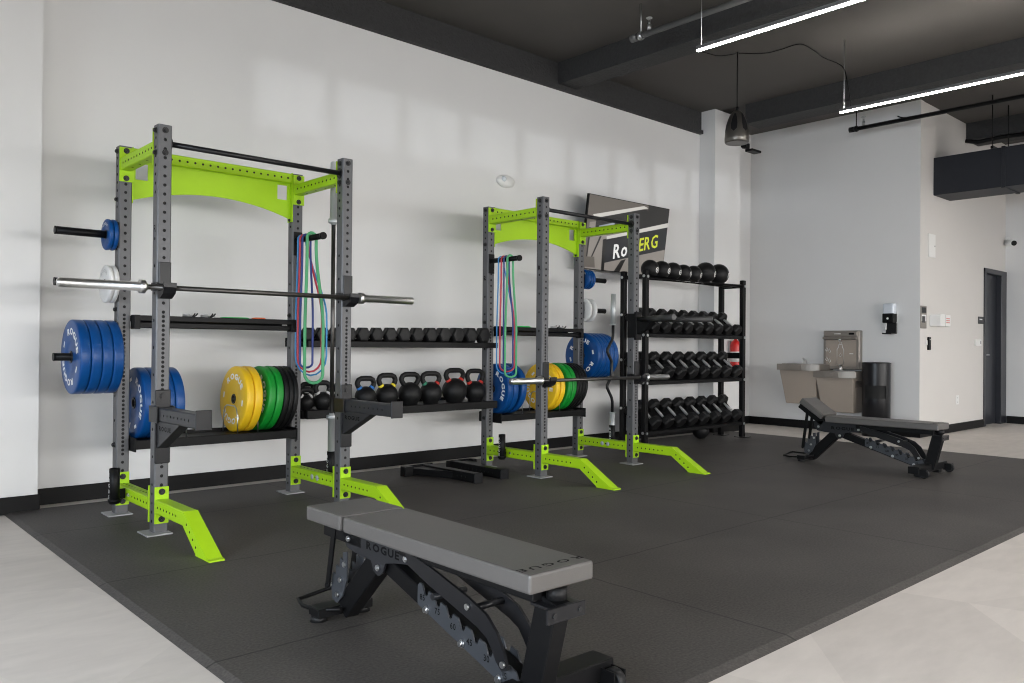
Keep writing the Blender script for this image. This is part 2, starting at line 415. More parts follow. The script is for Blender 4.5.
for x, y in ((10.1, 2.4), (12.6, 1.2)): led(y-4.3, y, x, LZ, 'added linear light out of view, brightening the door wall')  # unseen lamps added to brighten the door wall
for x in (5.3, 7.7, 10.1): led(-4.6, -1.2, x, LZ, 'white linear light hanging toward the front windows')

def area(name, loc, rot, sx, sy, power, col):
    l = bpy.data.lights.new(name, 'AREA'); l.shape = 'RECTANGLE'; l.size = sx; l.size_y = sy; l.energy = power; l.color = col; l.spread = math.radians(112)
    o = bpy.data.objects.new(name, l); C.objects.link(o); o.location = loc; o.rotation_euler = rot
for i, x in enumerate((-2.4, .4, 3.2, 6.0, 8.8, 11.6)):
    pw = (118, 118, 115, 105, 110, 118)[i]
    area('daylight_window', (x, -5.0, 1.15), (PI/2-.52, 0, 0), 2.5, 2.0, pw, (1,.985,.96))
area('daylight_side_window', (-3.95, .5, 1.2), (PI/2-.40, 0, -PI/2), 6.0, 2.2, 315, (.80,.90,1))
sun = bpy.data.lights.new('sun', 'SUN'); sun.energy = .26; sun.angle = math.radians(.7); sun.color = (.9,.95,1)
so = bpy.data.objects.new('sun', sun); C.objects.link(so)
sd = Vector((.22, 1, .012)).normalized(); so.rotation_euler = sd.to_track_quat('-Z', 'Y').to_euler()
w = bpy.data.worlds.new('world'); bpy.context.scene.world = w; w.use_nodes = True
nt = w.node_tree; sk = nt.nodes.new('ShaderNodeTexSky'); sk.sky_type = 'HOSEK_WILKIE' if False else 'NISHITA'
sk.sun_disc = False; sk.sun_elevation = math.radians(35)
nt.links.new(sk.outputs[0], nt.nodes['Background'].inputs[0]); nt.nodes['Background'].inputs[1].default_value = .12

exec_parts = []
# ------------------------------------------------------------------ squat racks
U, H, W, D = .0762, 2.286, 1.2446, .759
zf = [.06+.0508*i for i in range(44)]
zf += [.0854+.0508*i for i in range(6, 23)]
zs = [.06+.0508*i for i in range(5)]+[.42+.1524*i for i in range(9)]+[1.90+.0508*i for i in range(8)]
mb = MB(); mb.perf_tube((0,0,.008), (1,0,0), (0,1,0), (0,0,1), U, U, H-.008, zf, zs, r=.0095, mih=1)
mb.box(.004, U-.004, .004, U-.004, H-.012, H-.006)
ME_UP = mb.build('upright', [M_grey, M_dark], fix=False).data
mb = MB(); mb.box(-.053, .086, -.05, .112, 0, .008, .001); ME_BP = mb.build('base_plate', M_plategrey).data
mb = MB(); mb.cyl((0,0,0), (0,-.004,0), .0175, 16); mb.cyl((0,-.004,0), (0,-.013,0), .0125, 6); mb.cyl((0,-.013,0), (0,-.016,0), .007, 10)
ME_BOLT = mb.build('bolt', M_bolt).data
for n in ('upright', 'base_plate', 'bolt'): bpy.data.objects.remove(bpy.data.objects[n])
def bolt(parent, x, y, z, face='-y'):
    return link('bolt', ME_BOLT, parent, (x, y, z), {'-y': (0,0,0), '-x': (0,0,-PI/2), 'x': (0,0,PI/2), 'y': (0,0,PI)}[face])

def foot_mesh():
    mb = MB(); hl = [.05+.0254*2*i for i in range(7)]
    # straight part, running forward from the bracket to the bend
    mb.perf_tube((0,-.008,.118), (1,0,0), (0,0,1), (0,-1,0), U, U, .42, [], [h*.9 for h in hl], r=.007, mih=1)
    mb.prism([(-.428,.194),(-.745,.012),(-.775,.008),(-.775,0),(-.597,0),(-.597,.008),(-.428,.118)], 0, U, 'x')
    for i in range(4):  # flat dark discs painting in the shaded holes of the sloped leg
        y, z = -.475-.042*i, .135-.031*i
        for a in (-.0004, U+.0004): mb.cyl((U/2, y, z), (a, y, z), .007, 8, mi=1, smooth=False)
    mb.box(0, U, -.008, 0, .058, .262, .001)
    return mb.build('foot', [M_lime, M_dark]).data
ME_FOOT = foot_mesh()
def base_member():
    mb = MB(); L = D-2*U-.016
    mb.perf_tube((0,U+.008,.118), (1,0,0), (0,0,1), (0,1,0), U, U, L, [.06+.0508*i for i in range(12)], [.04+.0508*i for i in range(12)], r=.007, mih=1)
    mb.box(-.006, U+.006, U, U+.008, .058, .262, .001); mb.box(0, U, D-U-.008, D-U, .058, .262, .001)
    return mb.build('base_crossmember', [M_lime, M_dark]).data
ME_BASE = base_member()
def top_member():
    mb = MB(); L = D-2*U-.016
    mb.perf_tube((0.004,U+.008,2.132), (1,0,0), (0,0,1), (0,1,0), U-.008, U, L, [.08+.13*i for i in range(4)], [.035+.0508*i for i in range(12)], r=.0075, mih=1)
    mb.box(-.004, U+.004, U, U+.008, 2.064, 2.276, .001); mb.box(-.002, U+.006, D-U-.008, D-U, 2.064, 2.276, .001)
    return mb.build('top_crossmember', [M_lime, M_dark]).data
ME_TOP = top_member()
def arch():
    mb = MB(); y0 = D-U+.012; x0, x1 = U, W-U
    mb.perf_tube((x0,y0,2.212), (1,0,0), (0,1,0), (0,0,1), 1e-4, 1e-4, 1e-4, [], [], c=1e-6) if False else None
    mb.perf_tube((x0,y0,2.216), (0,0,1), (0,1,0), (1,0,0), .07, .05, x1-x0, [.04+.0508*i for i in range(21)], [], r=.0075, mih=1)
    for a, b in ((x0, x0+.007), (x1-.007, x1)): mb.box(a, b, y0-.010, y0+.060, 1.94, 2.29, .001)
    xc = (x0+x1)/2; N = 44
    z = lambda x: 2.052-.092*((x-xc)/.54)**2
    def slab(a, b, f0, f1, n):
        top = [(a+(b-a)*i/n, f1(a+(b-a)*i/n)) for i in range(n+1)]; bot = [(p, f0(p)) for p, _ in top]
        for i in range(n): mb.prism([bot[i], bot[i+1], top[i+1], top[i]], y0+.022, y0+.030, 'y')
    slab(x0+.007, x0+.03, z, lambda x: 2.22, 2); slab(x1-.03, x1-.007, z, lambda x: 2.22, 2)
    slab(x0+.03, x0+.105, z, lambda x: 2.095, 4); slab(x1-.105, x1-.03, z, lambda x: 2.095, 4)
    slab(x0+.03, x0+.105, lambda x: 2.198, lambda x: 2.22, 1); slab(x1-.105, x1-.03, lambda x: 2.198, lambda x: 2.22, 1)
    slab(x0+.105, x1-.105, z, lambda x: 2.22, N)
    bmesh.ops.remove_doubles(mb.bm, verts=mb.bm.verts, dist=1e-5)
    return mb.build('rear_arch', [M_lime, M_dark]).data
ME_ARCH = arch()
mb = MB(); mb.cyl((U,U/2,2.19), (W-U,U/2,2.19), .016, 16); mb.cyl((U,U/2,2.19), (U+.006,U/2,2.19), .034, 16); mb.cyl((W-U-.006,U/2,2.19), (W-U,U/2,2.19), .034, 16)
ME_PULL = mb.build('pull_up_bar', M_satin).data
def tray(lower):
    mb = MB()
    if lower:
        x0, x1 = U+.002, W-U-.002
        mb.box(x0+.004, x1-.004, .60, .86, .452, .457); mb.box(x0+.004, x1-.004, .583, .603, .405, .462, .003); mb.box(x0+.004, x1-.004, .857, .877, .405, .48, .003)
        for a in (x0, x1-.007): mb.box(a, a+.007, .578, .88, .39, .475, .001)
    else:
        x0, x1 = U+.002, W-U-.002
        mb.box(x0+.006, x1-.006, .635, .70, 1.158, 1.196, .006); mb.box(x0+.006, x1-.006, .625, .815, 1.222, 1.226); mb.box(x0+.006, x1-.006, .618, .632, 1.200, 1.236, .004)
        mb.box(x0+.006, x1-.006, .81, .824, 1.200, 1.236, .004)
        for a in (x0, x1-.034): mb.box(a, a+.034, .612, .69, 1.150, 1.238, .002)
    return mb.build('plate_tray' if lower else 'accessory_tray', M_black).data
ME_LTRAY, ME_UTRAY = tray(True), tray(False)
mb = MB(); mb.tube([(0,-.12,.455), (0,-.112,.58), (0,-.095,.625), (0,-.06,.642), (0,.06,.642), (0,.095,.625), (0,.112,.58), (0,.12,.455)], .0045, 8)
ME_DIV = mb.build('wire_divider', M_zinc).data
mb = MB(); mb.cyl((0,0,0), (-.345,0,0), .0235, 20); mb.cyl((-.338,0,0), (-.346,0,0), .0245, 20); mb.box(-.008, 0, -.036, .036, -.08, .08, .002)
ME_PEG = mb.build('plate_peg', M_black).data
mb = MB(); mb.cyl((0,0,0), (0,-.37,0), .021, 18); mb.cyl((0,-.352,0), (0,-.372,0), .025, 18); mb.box(-.033, .033, -.006, 0, -.11, .06, .002)
ME_BPEG = mb.build('band_peg', M_black).data
def jcup():
    mb = MB()
    mb.box(.008, U-.001, -.010, 0, .012, .150, .003)      # face plate above the bar
    mb.box(-.008, 0, -.012, U*.9, -.01, .036, .002)         # strap along the upright's side
    mb.prism([(-.10,.005),(-.10,.030),(-.088,.030),(-.078,-.012),(-.010,-.016),(-.010,.02),(0,.02),(0,-.055),(-.03,-.055),(-.082,-.03)], .006, U-.002, 'x')
    return mb.build('j_cup', M_satin).data
ME_JCUP = jcup()
def spotter():
    """safety spotter arm: origin at the upright's front lower-left corner, z of the tube centre; runs toward -y"""
    mb = MB()
    mb.box(-.004, U+.004, -.012, 0, -.275, .135, .004)      # mounting plate
    mb.box(-.012, U+.012, -.11, .03, -.048, .046, .003) if False else None
    mb.box(-.012, -.003, -.06, U*.9, -.046, .046, .002); mb.box(U+.003, U+.012, -.06, U*.9, -.046, .046, .002)
    mb.cyl((U/2,-.012,.10), (U/2,-.022,.10), .016, 6); mb.cyl((U/2,-.012,.10), (U/2,-.015,.10), .021, 16)
    plate = mb.build('mounted_plate', M_satin).data
    mb = MB()
    mb.perf_tube((0,-.012,-.038), (1,0,0), (0,0,1), (0,-1,0), U, U, .575, [], [.12+.0508*i for i in range(8)], r=.007, mih=1)
    mb.prism([(-.012,-.038),(-.34,-.038),(-.012,-.19)], U/2-.03, U/2+.03, 'x')
    tube = mb.build('arm_tube', [M_dgrey, M_dark]).data
    mb = MB(); mb.box(-.004, U+.004, -.594, -.586, -.045, .058, .003); cap = mb.build('end_plate', M_satin).data
    mb = MB(); text(mb, 'ROGUE', .034, sx=1.4, offset=.035, mtx=frame_mtx((U/2-.0306,-.13,-.075), (0,-1,0), (0,0,1))); let = mb.build('lettering', M_letterdark).data
    return plate, tube, cap, let
SPOT = spotter()
def spotter_arm(parent, loc, rot=(0,0,0)):
    a = link('spotter_arm', SPOT[1], parent, loc, rot)
    for n, m in (('mounted_plate', SPOT[0]), ('end_plate', SPOT[2]), ('lettering', SPOT[3])): link(n, m, a)
    return a
def bar_holder(parent, x, y, side):
    mb = MB(); n = 20
    mb.lathe([(.026,.11),(.0295,.112),(.0295,.318),(.0262,.32),(.0262,.13)], 'z', n, origin=(x,y,0)); mb.lathe([(.0001,.11),(.026,.11)], 'z', n, origin=(x,y,0))
    mb.box(min(x, x-side*.08), max(x, x-side*.08), y+.028, y+.036, .13, .19, .001); mb.cyl((x,y,.122), (x,y,.138), .036, n)
    h = mb.build('bar_holder', M_black, parent)
    mb = MB()
    for i, c in enumerate('ROGUE'): text(mb, c, .03, frame_mtx((x-.0300,y,.285-.033*i), (0,-1,0), (0,0,1)))
    mb.build('lettering', M_letter, h)
    mb = MB(); mb.cyl((x-side*.07,y-.02,.158), (x-side*.07,y-.036,.158), .011, 6); mb.build('bolt', M_zinc, h)

def make_rack(x0, yF, label, arms, peg_side, jz):
    t = thing('squat_rack', label, 'squat rack', (x0, yF, 0), 0, 'squat racks along the back wall')
    for ix in (0, 1):
        for iy in (0, 1):
            u = link('upright', ME_UP, t, (ix*(W-U), iy*(D-U), 0))
            link('base_plate', ME_BP, u)
            if iy == 0:
                for z in (2.255, 2.13, .235, .083): bolt(u, U/2, -.0002 if z > 1 else -.008, z)
                for z in (2.255, 2.13): bolt(u, 0, U/2, z, '-x')
            else:
                for z in (2.255, 2.085, .235, .083): bolt(u, U/2, -.008, z)
                for z in (2.255, 1.955, 1.27, .43): bolt(u, 0, U/2, z, '-x')
    for ix in (0, 1):
        f = tag(link('foot', ME_FOOT, t, (ix*(W-U), 0, 0)), 'lime green splayed foot with drilled holes')
        tag(link('base_crossmember', ME_BASE, t, (ix*(W-U), 0, 0)), 'lime green lower side tube')
        tag(link('top_crossmember', ME_TOP, t, (ix*(W-U), 0, 0)), 'lime green upper side tube')
    tag(link('rear_arch', ME_ARCH, t), 'lime green arched rear plate with square cut-outs')
    tag(link('pull_up_bar', ME_PULL, t), 'black round pull-up bar')
    tag(link('accessory_tray', ME_UTRAY, t), 'black narrow tray'); lt = tag(link('plate_tray', ME_LTRAY, t), 'black plate tray')
    for x in ((.40, .742, .885) if peg_side < 0 else (.36, .674, .836)):
        link('wire_divider', ME_DIV, lt, (x, .727, 0))
    for ix in (0, 1):
        tag(link('j_cup', ME_JCUP, t, (ix*(W-U), 0, jz)), 'black j-shaped bar hook')
    for z in (.976, 1.425, 1.73):
        p = link('plate_peg', ME_PEG, t, (0 if peg_side < 0 else W, D-U/2, z), (0, 0, 0 if peg_side < 0 else PI))
    link('band_peg', ME_BPEG, t, ((W-U/2) if peg_side < 0 else U/2, D-U, 1.81))
    # small letter on the uprights' sides, as the maker prints it
    mb = MB()
    for x, y, z in ((-.0006, U/2, 1.705),) if peg_side < 0 else ((-.0006, U/2, 1.705), (-.0006, D-U/2, 1.66)):
        text(mb, 'R', .055, frame_mtx((x,y,z), (0,-1,0), (0,0,1)))
    mb.build('lettering', M_letterdark, t)
    # the two small oval stickers on the far side tube
    for y in (.30, .37):
        mb = MB(); mb.lathe([(.0001,-.0015),(.02,-.0015),(.02,.0)], 'x', 14, origin=(W-U, y, .156)); mb.build('sticker', M_sticker, t)
    return t
X1, Y1, X2, Y2 = 1.569, 4.653, 4.611, 4.690
rack1 = make_rack(X1, Y1, 'lime and grey squat rack with two spotter arms, beside the wall pier', True, -1, 1.366)
rack2 = make_rack(X2, Y2, 'lime and grey squat rack with dip handles, next to the dumbbell stand', False, 1, .786)
for ix in (0, 1): spotter_arm(rack1, (ix*(W-U), 0, .668))
bar_holder(rack1, -.07, .47, -1); bar_holder(rack1, W+.071, .37, 1)
bar_holder(rack2, -.07, .40, -1); bar_holder(rack2, W+.071, .375, 1)
# dip attachment
mb = MB(); ux = W-U
mb.box(ux-.002, ux+U+.002, -.03, -.001, 1.13, 1.385, .004); mb.box(ux-.008, ux-.001, -.02, .07, 1.15, 1.37, .002); mb.box(ux+U+.001, ux+U+.008, -.02, .07, 1.15, 1.37, .002)
mb.prism([(-.03,1.18),(-.03,1.30),(-.20,1.30),(-.12,1.22)], ux+.006, ux+U-.006, 'x')
dip = tag(mb.build('dip_bracket', M_black, rack2), 'black bracket of the dip attachment')
for s in (-1, 1):
    a = Vector((ux+U/2+s*.012, -.03, 1.318)); th = math.radians(30 if s > 0 else -24); dr = Vector((math.sin(th), -math.cos(th), 0)); hl_ = .645
    mb = MB(); mb.cyl(a, a+dr*hl_, .022, 18)
    b = mb.build('dip_handle', M_satin, dip)
    mb = MB(); mb.cyl(a+dr*.2, a+dr*(hl_-.004), .0245, 18, smooth=True); mb.build('grip', mat('grip_grey_%d' % (s+1), (.03,.03,.031), .5), b)

# ------------------------------------------------------------------ weight plates
def plate_meshes(R, T, hub_r, letters=True):
    """disc along x from 0 to T; lettering on both faces"""
    mb = MB(); i, d = max(R*.44, .040), T*.10
    prof = [(.0255, d), (max(R*.22, .030), d), (i-.004, d), (i+.006, 0), (R-.010, 0), (R-.002, .004), (R, .010), (R, T-.010), (R-.002, T-.004), (R-.010, T), (i+.006, T), (i-.004, T-d), (max(R*.22, .030), T-d), (.0255, T-d)]
    mb.lathe(prof, 'x', 48, close=True)
    body = mb.build('plate_body', M_blue).data
    mb = MB(); h = hub_r; mb.lathe([(.0252,.002), (h,.002), (h,.002+d+.002), (h,T-.004-d), (h,T-.002), (.0252,T-.002)], 'x', 28, close=True)
    hub = mb.build('hub', M_satin).data
    return body, hub
def letter_mesh(R, T, big=True):
    mb = MB()
    for x, X in ((-.0008, (0,-1,0)), (T+.0008, (0,1,0))):
        m = frame_mtx((x,0,0), X, (0,0,1))
        if big:
            arc_text(mb, 'ROGUE', R*.235, R*.69, PI/2, m); arc_text(mb, 'ROGUE', R*.235, R*.69, -PI/2, m)
            for a in (0, PI):
                mm = m @ Matrix.Rotation(a, 4, 'Z') @ Matrix.Translation((R*.68,0,0))
                mb.add([Vector((-R*.045,-R*.09,0)), Vector((R*.045,-R*.09,0)), Vector((R*.045,R*.09,0)), Vector((-R*.045,R*.09,0))], [(0,1,2,3)], mm)
        else:
            arc_text(mb, 'ROGUE', R*.22, R*.70, PI/2, m, offset=.02)
    return mb.build('lettering', M_letter).data
PM = {}
def plate_kind(key, R, T, hub, m, big=True, lm=None):
    b, h = plate_meshes(R, T, hub); b.materials.clear(); b.materials.append(m)
    PM[key] = (b, h, letter_mesh(R, T, big))
    if lm: PM[key][2].materials.clear(); PM[key][2].materials.append(lm)
plate_kind('blue', .225, .0595, .036, M_blue); plate_kind('yellow', .225, .056, .034, M_yellow); plate_kind('green', .225, .052, .034, M_green)
plate_kind('black', .225, .034, .034, M_rubber, True, M_kwhite); plate_kind('tiny', .096, .028, .030, M_blue, False); plate_kind('white', .116, .029, .030, M_white, False, M_kwhite)
def plate(kind, x, y, z, label, group, lean=0.0, spin=0.0):
    t = tag(link('bumper_plate' if kind not in ('tiny', 'white') else 'change_plate', PM[kind][0], None, (x,y,z)), label, 'weight plate', group)
    t.rotation_euler = (spin, lean, 0)
    link('hub', PM[kind][1], t); link('lettering', PM[kind][2], t)
    return t
pz = .985-.0235-.0015
for i in range(4):
    x = X1-.0095-.0610*(i+1)
    plate('blue', x, Y1+D-U/2, .976, 'blue bumper plate on the peg by the wall pier, %s from the peg tip' % ORD[3-i], 'blue plates on the spotter-arm rack peg', spin=.5 if i == 3 else .2*i)
for i in range(5):
    plate('blue', X2+W+.010+.0605*i, Y2+D-U/2, .976, 'blue bumper plate on the peg beside the dumbbell stand, %s from the upright' % ORD[i], 'blue plates on the dip-handle rack peg', spin=-.25+.3*i)
for rx, ry, s, nm in ((X1, Y1, -1, 'spotter-arm rack'), (X2, Y2, 1, 'dip-handle rack')):
    for i in range(2 if s < 0 else 3):
        a = rx-.0095-.029*(i+1) if s < 0 else rx+W+.010+.036*i
        plate('tiny', a, ry+D-U/2, 1.73, 'small blue plate on the top peg of the %s, %s from the upright' % (nm, ORD[i]), 'small blue plates on the %s' % nm)
        if i == 2: continue
        gap = .030 if s < 0 else .075
        a = rx-.0095-gap*(i+1) if s < 0 else rx+W+.012+gap*i
        plate('white', a, ry+D-U/2, 1.425, 'white plate on the middle peg of the %s, %s from the upright' % (nm, ORD[i]), 'white plates on the %s' % nm)
tz = .4573+.225
def tray_plates(nm, spec, y, mirror=None):
    cnt = {}
    for k, x, lean, spin in spec: cnt[k] = cnt.get(k, 0)+1
    seen = {}
    for k, x, lean, spin in spec:
        i = seen.get(k, 0); seen[k] = i+1
        T = {'blue': .0575, 'yellow': .056, 'green': .052, 'black': .034}[k]
        L = math.radians(lean)
        # rest the lower rim edge on the tray
        z = .4578+.225*math.cos(L)+(T*math.sin(L) if L > 0 else 0)
        plate(k, x, y, z, '%s %s bumper plate from the wall pier in the low tray of the %s' % (ORD[i], k, nm), '%s plates in the %s tray' % (k, nm), L, spin)
tray_plates('spotter-arm rack', [('blue',1.684,0,1.25),('blue',1.746,0,.4),('blue',1.81,0,.2),('blue',1.872,0,.2),
    ('yellow',2.335,3,.15),('yellow',2.395,3,.6),('green',2.492,6,1.25),('green',2.549,6,.3),
    ('black',2.607,5,.4),('black',2.643,5,.2),('black',2.679,5,.9)], Y1+.745)
tray_plates('dip-handle rack', [('blue',4.722,0,1.3),('blue',4.786,0,.4),('blue',4.885,3,1.2),
    ('yellow',5.315,3,.9),('yellow',5.380,3,.6),('green',5.480,6,1.25),('green',5.538,6,.3),
    ('black',5.598,7,.4),('black',5.637,7,.2),('black',5.676,7,.9),('black',5.714,7,.5)], Y2+.745)

# ------------------------------------------------------------------ barbells
def barbell(name, label, L, sleeve, loc, rot, cat='barbell', sm=None):
    t = thing(name, label, cat, loc, 0); t.rotation_euler = rot
    h = L/2
    mb = MB(); mb.cyl((-(h-sleeve),0,0), (h-sleeve,0,0), .0143, 20); tag(mb.build('shaft', M_shaft, t), 'dark steel shaft')
    for s in (-1, 1):
        mb = MB()
        mb.lathe([(r, s*x) for r, x in ((.0001,h),(.0165,h),(.0175,h-.004),(.0175,h-.006),(.0245,h-.006),(.025,h-.008),(.025,h-sleeve+.03),(.037,h-sleeve+.03),(.037,h-sleeve+.004),(.034,h-sleeve),(.018,h-sleeve),(.018,h-sleeve-.012),(.0001,h-sleeve-.012))], 'x', 24)
        mb.build('sleeve', sm or M_chrome, t)
    return t
barbell('barbell', 'chrome-sleeved barbell racked high on the spotter-arm rack', 2.2, .43, (2.158, Y1-.062, 1.367+.002), (0,0,0))
barbell('barbell', 'shorter barbell racked low on the dip-handle rack', 2.0, .335, (5.212, Y2-.062, .789), (0,0,0))
barbell('barbell', 'barbell standing upright in the floor holder at the spotter-arm rack', 2.2, .43, (X1+W+.071, Y1+.37, .142+1.1), (0,PI/2,0), sm=M_bar)
t = thing('curl_bar', 'zigzag chrome and black curl bar standing upright in the dip-handle rack holder', 'curl bar', (X2+W+.071, Y2+.375, .142)); t.rotation_euler = (0, .003, 0)
pts = [(0,0,.30),(0,0,.40),(.012,0,.44),(.075,0,.53),(.078,0,.555),(.02,0,.645),(.015,0,.67),(.015,0,.76),(.02,0,.79),(.078,0,.875),(.075,0,.90),(.012,0,.99),(0,0,1.03),(0,0,1.13)]
mb = MB(); mb.tube([(-x,y,z) for x, y, z in pts], .0143, 12, up=(0,1,0)); mb.build('shaft', M_satin, t)
for a, b in ((.0,.30), (1.13,1.43)):
    mb = MB(); mb.cyl((0,0,a), (0,0,b), .025, 20); q = b-.012 if a < .5 else a; mb.cyl((0,0,q), (0,0,q+.012), .034, 20); mb.build('sleeve', M_bar, t)

# ------------------------------------------------------------------ resistance bands, clips
def band(x, y1, y2, yt, zb, r, flat, m, label, e=0.0, wob=.004):
    r *= .72; flat = 1.0
    pts = []; n = 14; zp = 1.81; R = .0232+r; rad = abs(y1-y2)/2; ym = (y1+y2)/2
    ease = lambda f: f*f*(3-2*f)
    for i in range(n):      # down on one side of the peg
        f = i/n; pts.append((x-R+wob*math.sin(6*f)*f*(1-f), yt+(y1-yt)*ease(min(1, max(0, f-.06)*1.6)), zp-(zp-zb-rad)*f))
    for i in range(9):
        a = PI*i/8; pts.append((x+e-(R+e)*math.cos(a), ym+(y1-ym)*math.cos(a), zb+rad-rad*math.sin(a)))
    for i in range(n):      # up on the other side
        f = 1-(i+1)/n; pts.append((x+R+2*e*ease(min(1, 5*f))+wob*math.sin(5*f)*f*(1-f), yt+(y2-yt)*ease(min(1, max(0, f-.06)*1.6)), zp-(zp-zb-rad)*f))
    for i in range(1, 7):
        a = PI*i/7; pts.append((x+R*math.cos(a), yt, zp+R*math.sin(a)))
    mb = MB(); mb.tube(pts, r, 8, closed=True, flat=flat, up=(0,1,0))
    return tag(mb.build('resistance_band', m), label, 'resistance band', 'bands hanging on the racks')
bx = X1+W-U/2; ry = Y1+D-U
for a in ((bx, 5.295, 5.02, 5.275, .845, .009, .35, M_bblue, 'light blue resistance band looped over the spotter-arm rack peg', .016),
          (bx, 5.262, 5.06, 5.243, .87, .010, .35, M_pink, 'pinkish red resistance band looped over the spotter-arm rack peg', .008),
          (bx, 5.225, 5.16, 5.205, .90, .011, .4, M_bnavy, 'navy resistance band looped over the spotter-arm rack peg'),
          (bx, 5.15, 5.02, 5.13, .795, .016, .35, M_bgreen, 'wide green resistance band hanging lowest from the spotter-arm rack peg')):
    band(*a)
bx = X2+U/2
for a in ((bx, 5.258, 5.13, 5.245, .825, .008, .35, M_bblue, 'light blue resistance band looped over the dip-handle rack peg', .016),
          (bx, 5.215, 5.11, 5.205, .845, .010, .35, M_pink, 'pinkish red resistance band looped over the dip-handle rack peg', .007),
          (bx, 5.17, 5.115, 5.172, .87, .009, .4, M_bnavy, 'navy resistance band looped over the dip-handle rack peg', .0),
          (bx, 5.145, 5.075, 5.125, .80, .013, .35, M_bgreen, 'green resistance band looped over the dip-handle rack peg')):
    band(*a)
def coil(x, y, z, rx, ry_, r, m, label, name='band_loop'):
    mb = MB(); mb.tube([(x+rx*math.cos(2*PI*i/28), y+ry_*math.sin(2*PI*i/28)+.01*math.sin(6*PI*i/28), z) for i in range(28)], r*.45, 8, closed=True, up=(0,0,1), flat=1.9)
    tag(mb.build(name, m), label, 'resistance band')
coil(2.33, Y1+.72, 1.236, .085, .05, .0175, M_clipgreen, 'green exercise band lying on the narrow tray of the spotter-arm rack')
coil(2.50, Y1+.715, 1.238, .03, .028, .019, M_orange, 'small orange band lying on the narrow tray of the spotter-arm rack')
coil(5.06, Y2+.72, 1.239, .06, .05, .022, M_clipgreen, 'green band coiled on the narrow tray of the dip-handle rack')
def clip(x, y, z, label):
    t = thing('bar_clip', label, 'bar clip', (x, y, z), 0, 'spring clips on the rack trays')
    mb = MB(); mb.tube([(.028*math.cos(a*.5), .028*math.sin(a*.5), .004+.0006*a) for a in range(36)], .0035, 6, up=(0,0,1)); mb.build('spring', M_zinc, t)
    for s in (-1, 1):
        mb = MB(); mb.tube([(.026,s*.012,.008),(.05,s*.02,.02),(.06,s*.022,.035)], .005, 8, up=(0,0,1)); mb.build('handle', M_satin, t)
clip(2.12, Y1+.70, 1.2285, 'spring bar clip on the spotter-arm rack tray, near the green band')
clip(2.02, Y1+.75, 1.2285, 'spring bar clip on the spotter-arm rack tray, farther along from the green band')
clip(5.45, Y2+.70, 1.2285, 'spring bar clip on the dip-handle rack tray, close to the green coil')
clip(5.58, Y2+.74, 1.2285, 'spring bar clip on the dip-handle rack tray, farther along from the green coil')

# ------------------------------------------------------------------ shelves between the racks
def rack_shelf(name, label, z0, z1, depth):
    t = thing(name, label, 'shelf', (2.816, 5.28, 0))
    L = 1.795; xe = L-.004
    mb = MB(); mb.box(.02, L+.045, 0, .045, z0, z1, .004); tag(mb.build('front_rail', M_black, t), 'black front rail')
    mb = MB(); mb.box(.004, xe, .05, depth, z1-.012, z1-.006); mb.box(.004, xe, depth-.02, depth, z0, z1+.02, .003); mb.build('shelf_plate', M_black, t)
    for x in (.004, xe-.05):
        mb = MB(); mb.box(x, x+.05, .045, .085, z0, z1-.013, .002); mb.build('end_bracket', M_black, t)
    return t
rack_shelf('dumbbell_shelf', 'black steel shelf of hex dumbbells spanning between the two racks', 1.045, 1.092, .325)
rack_shelf('kettlebell_shelf', 'black steel shelf of kettlebells spanning between the two racks', .525, .588, .42)

def hex_dumbbell(hd, hl, gl, m_handle=None):
    """axis along y, centred; a flat side down. returns meshes (head at -y, head at +y, handle)"""
    out = []
    for s in (-1, 1):
        mb = MB(); R = hd/2/math.cos(PI/6); rows = []
        for k, (f, y) in enumerate(((.80, gl/2), (1, gl/2+hl*.22), (1, gl/2+hl*.80), (.84, gl/2+hl*.97), (.62, gl/2+hl))):
            rows.append([mb.bm.verts.new((R*f*math.cos(PI/3*i), s*y, R*f*math.sin(PI/3*i))) for i in range(6)])
        for a, b in zip(rows, rows[1:]):
            for i in range(6): mb.face([a[i], a[(i+1)%6], b[(i+1)%6], b[i]])
        mb.face(rows[0]); mb.face(rows[-1])
        out.append(mb.build('head', M_hex).data)
    mb = MB(); n = 12; mb.lathe([(r, gl*(f-.5)*1.02) for r, f in ((.011,0),(.0125,.12),(.0155,.35),(.0165,.5),(.0155,.65),(.0125,.88),(.011,1))], 'y', 14)
    out.append(mb.build('handle', M_handle).data)
    return out
def dumbbell(meshes, label, group, loc, rot=(0,0,0)):
    t = thing('hex_dumbbell', label, 'dumbbell', loc, 0, group); t.rotation_euler = rot
    link('head', meshes[0], t); link('head', meshes[1], t); tag(link('handle', meshes[2], t), 'chrome handle')
    return t
x, pw_ = 2.870, 0
for i in range(14):
    hd = .0932+.00248*i; hw_ = hd/2/math.cos(PI/6)
    if i: x += pw_+hw_+.0012
    pw_ = hw_
    dumbbell(hex_dumbbell(hd, .060+.0022*i, .115), 'black hex dumbbell on the shelf between the racks, %s from the spotter-arm rack' % ORD[i], 'dumbbells on the shelf between racks', (x, 5.44, 1.0925+hd/2))

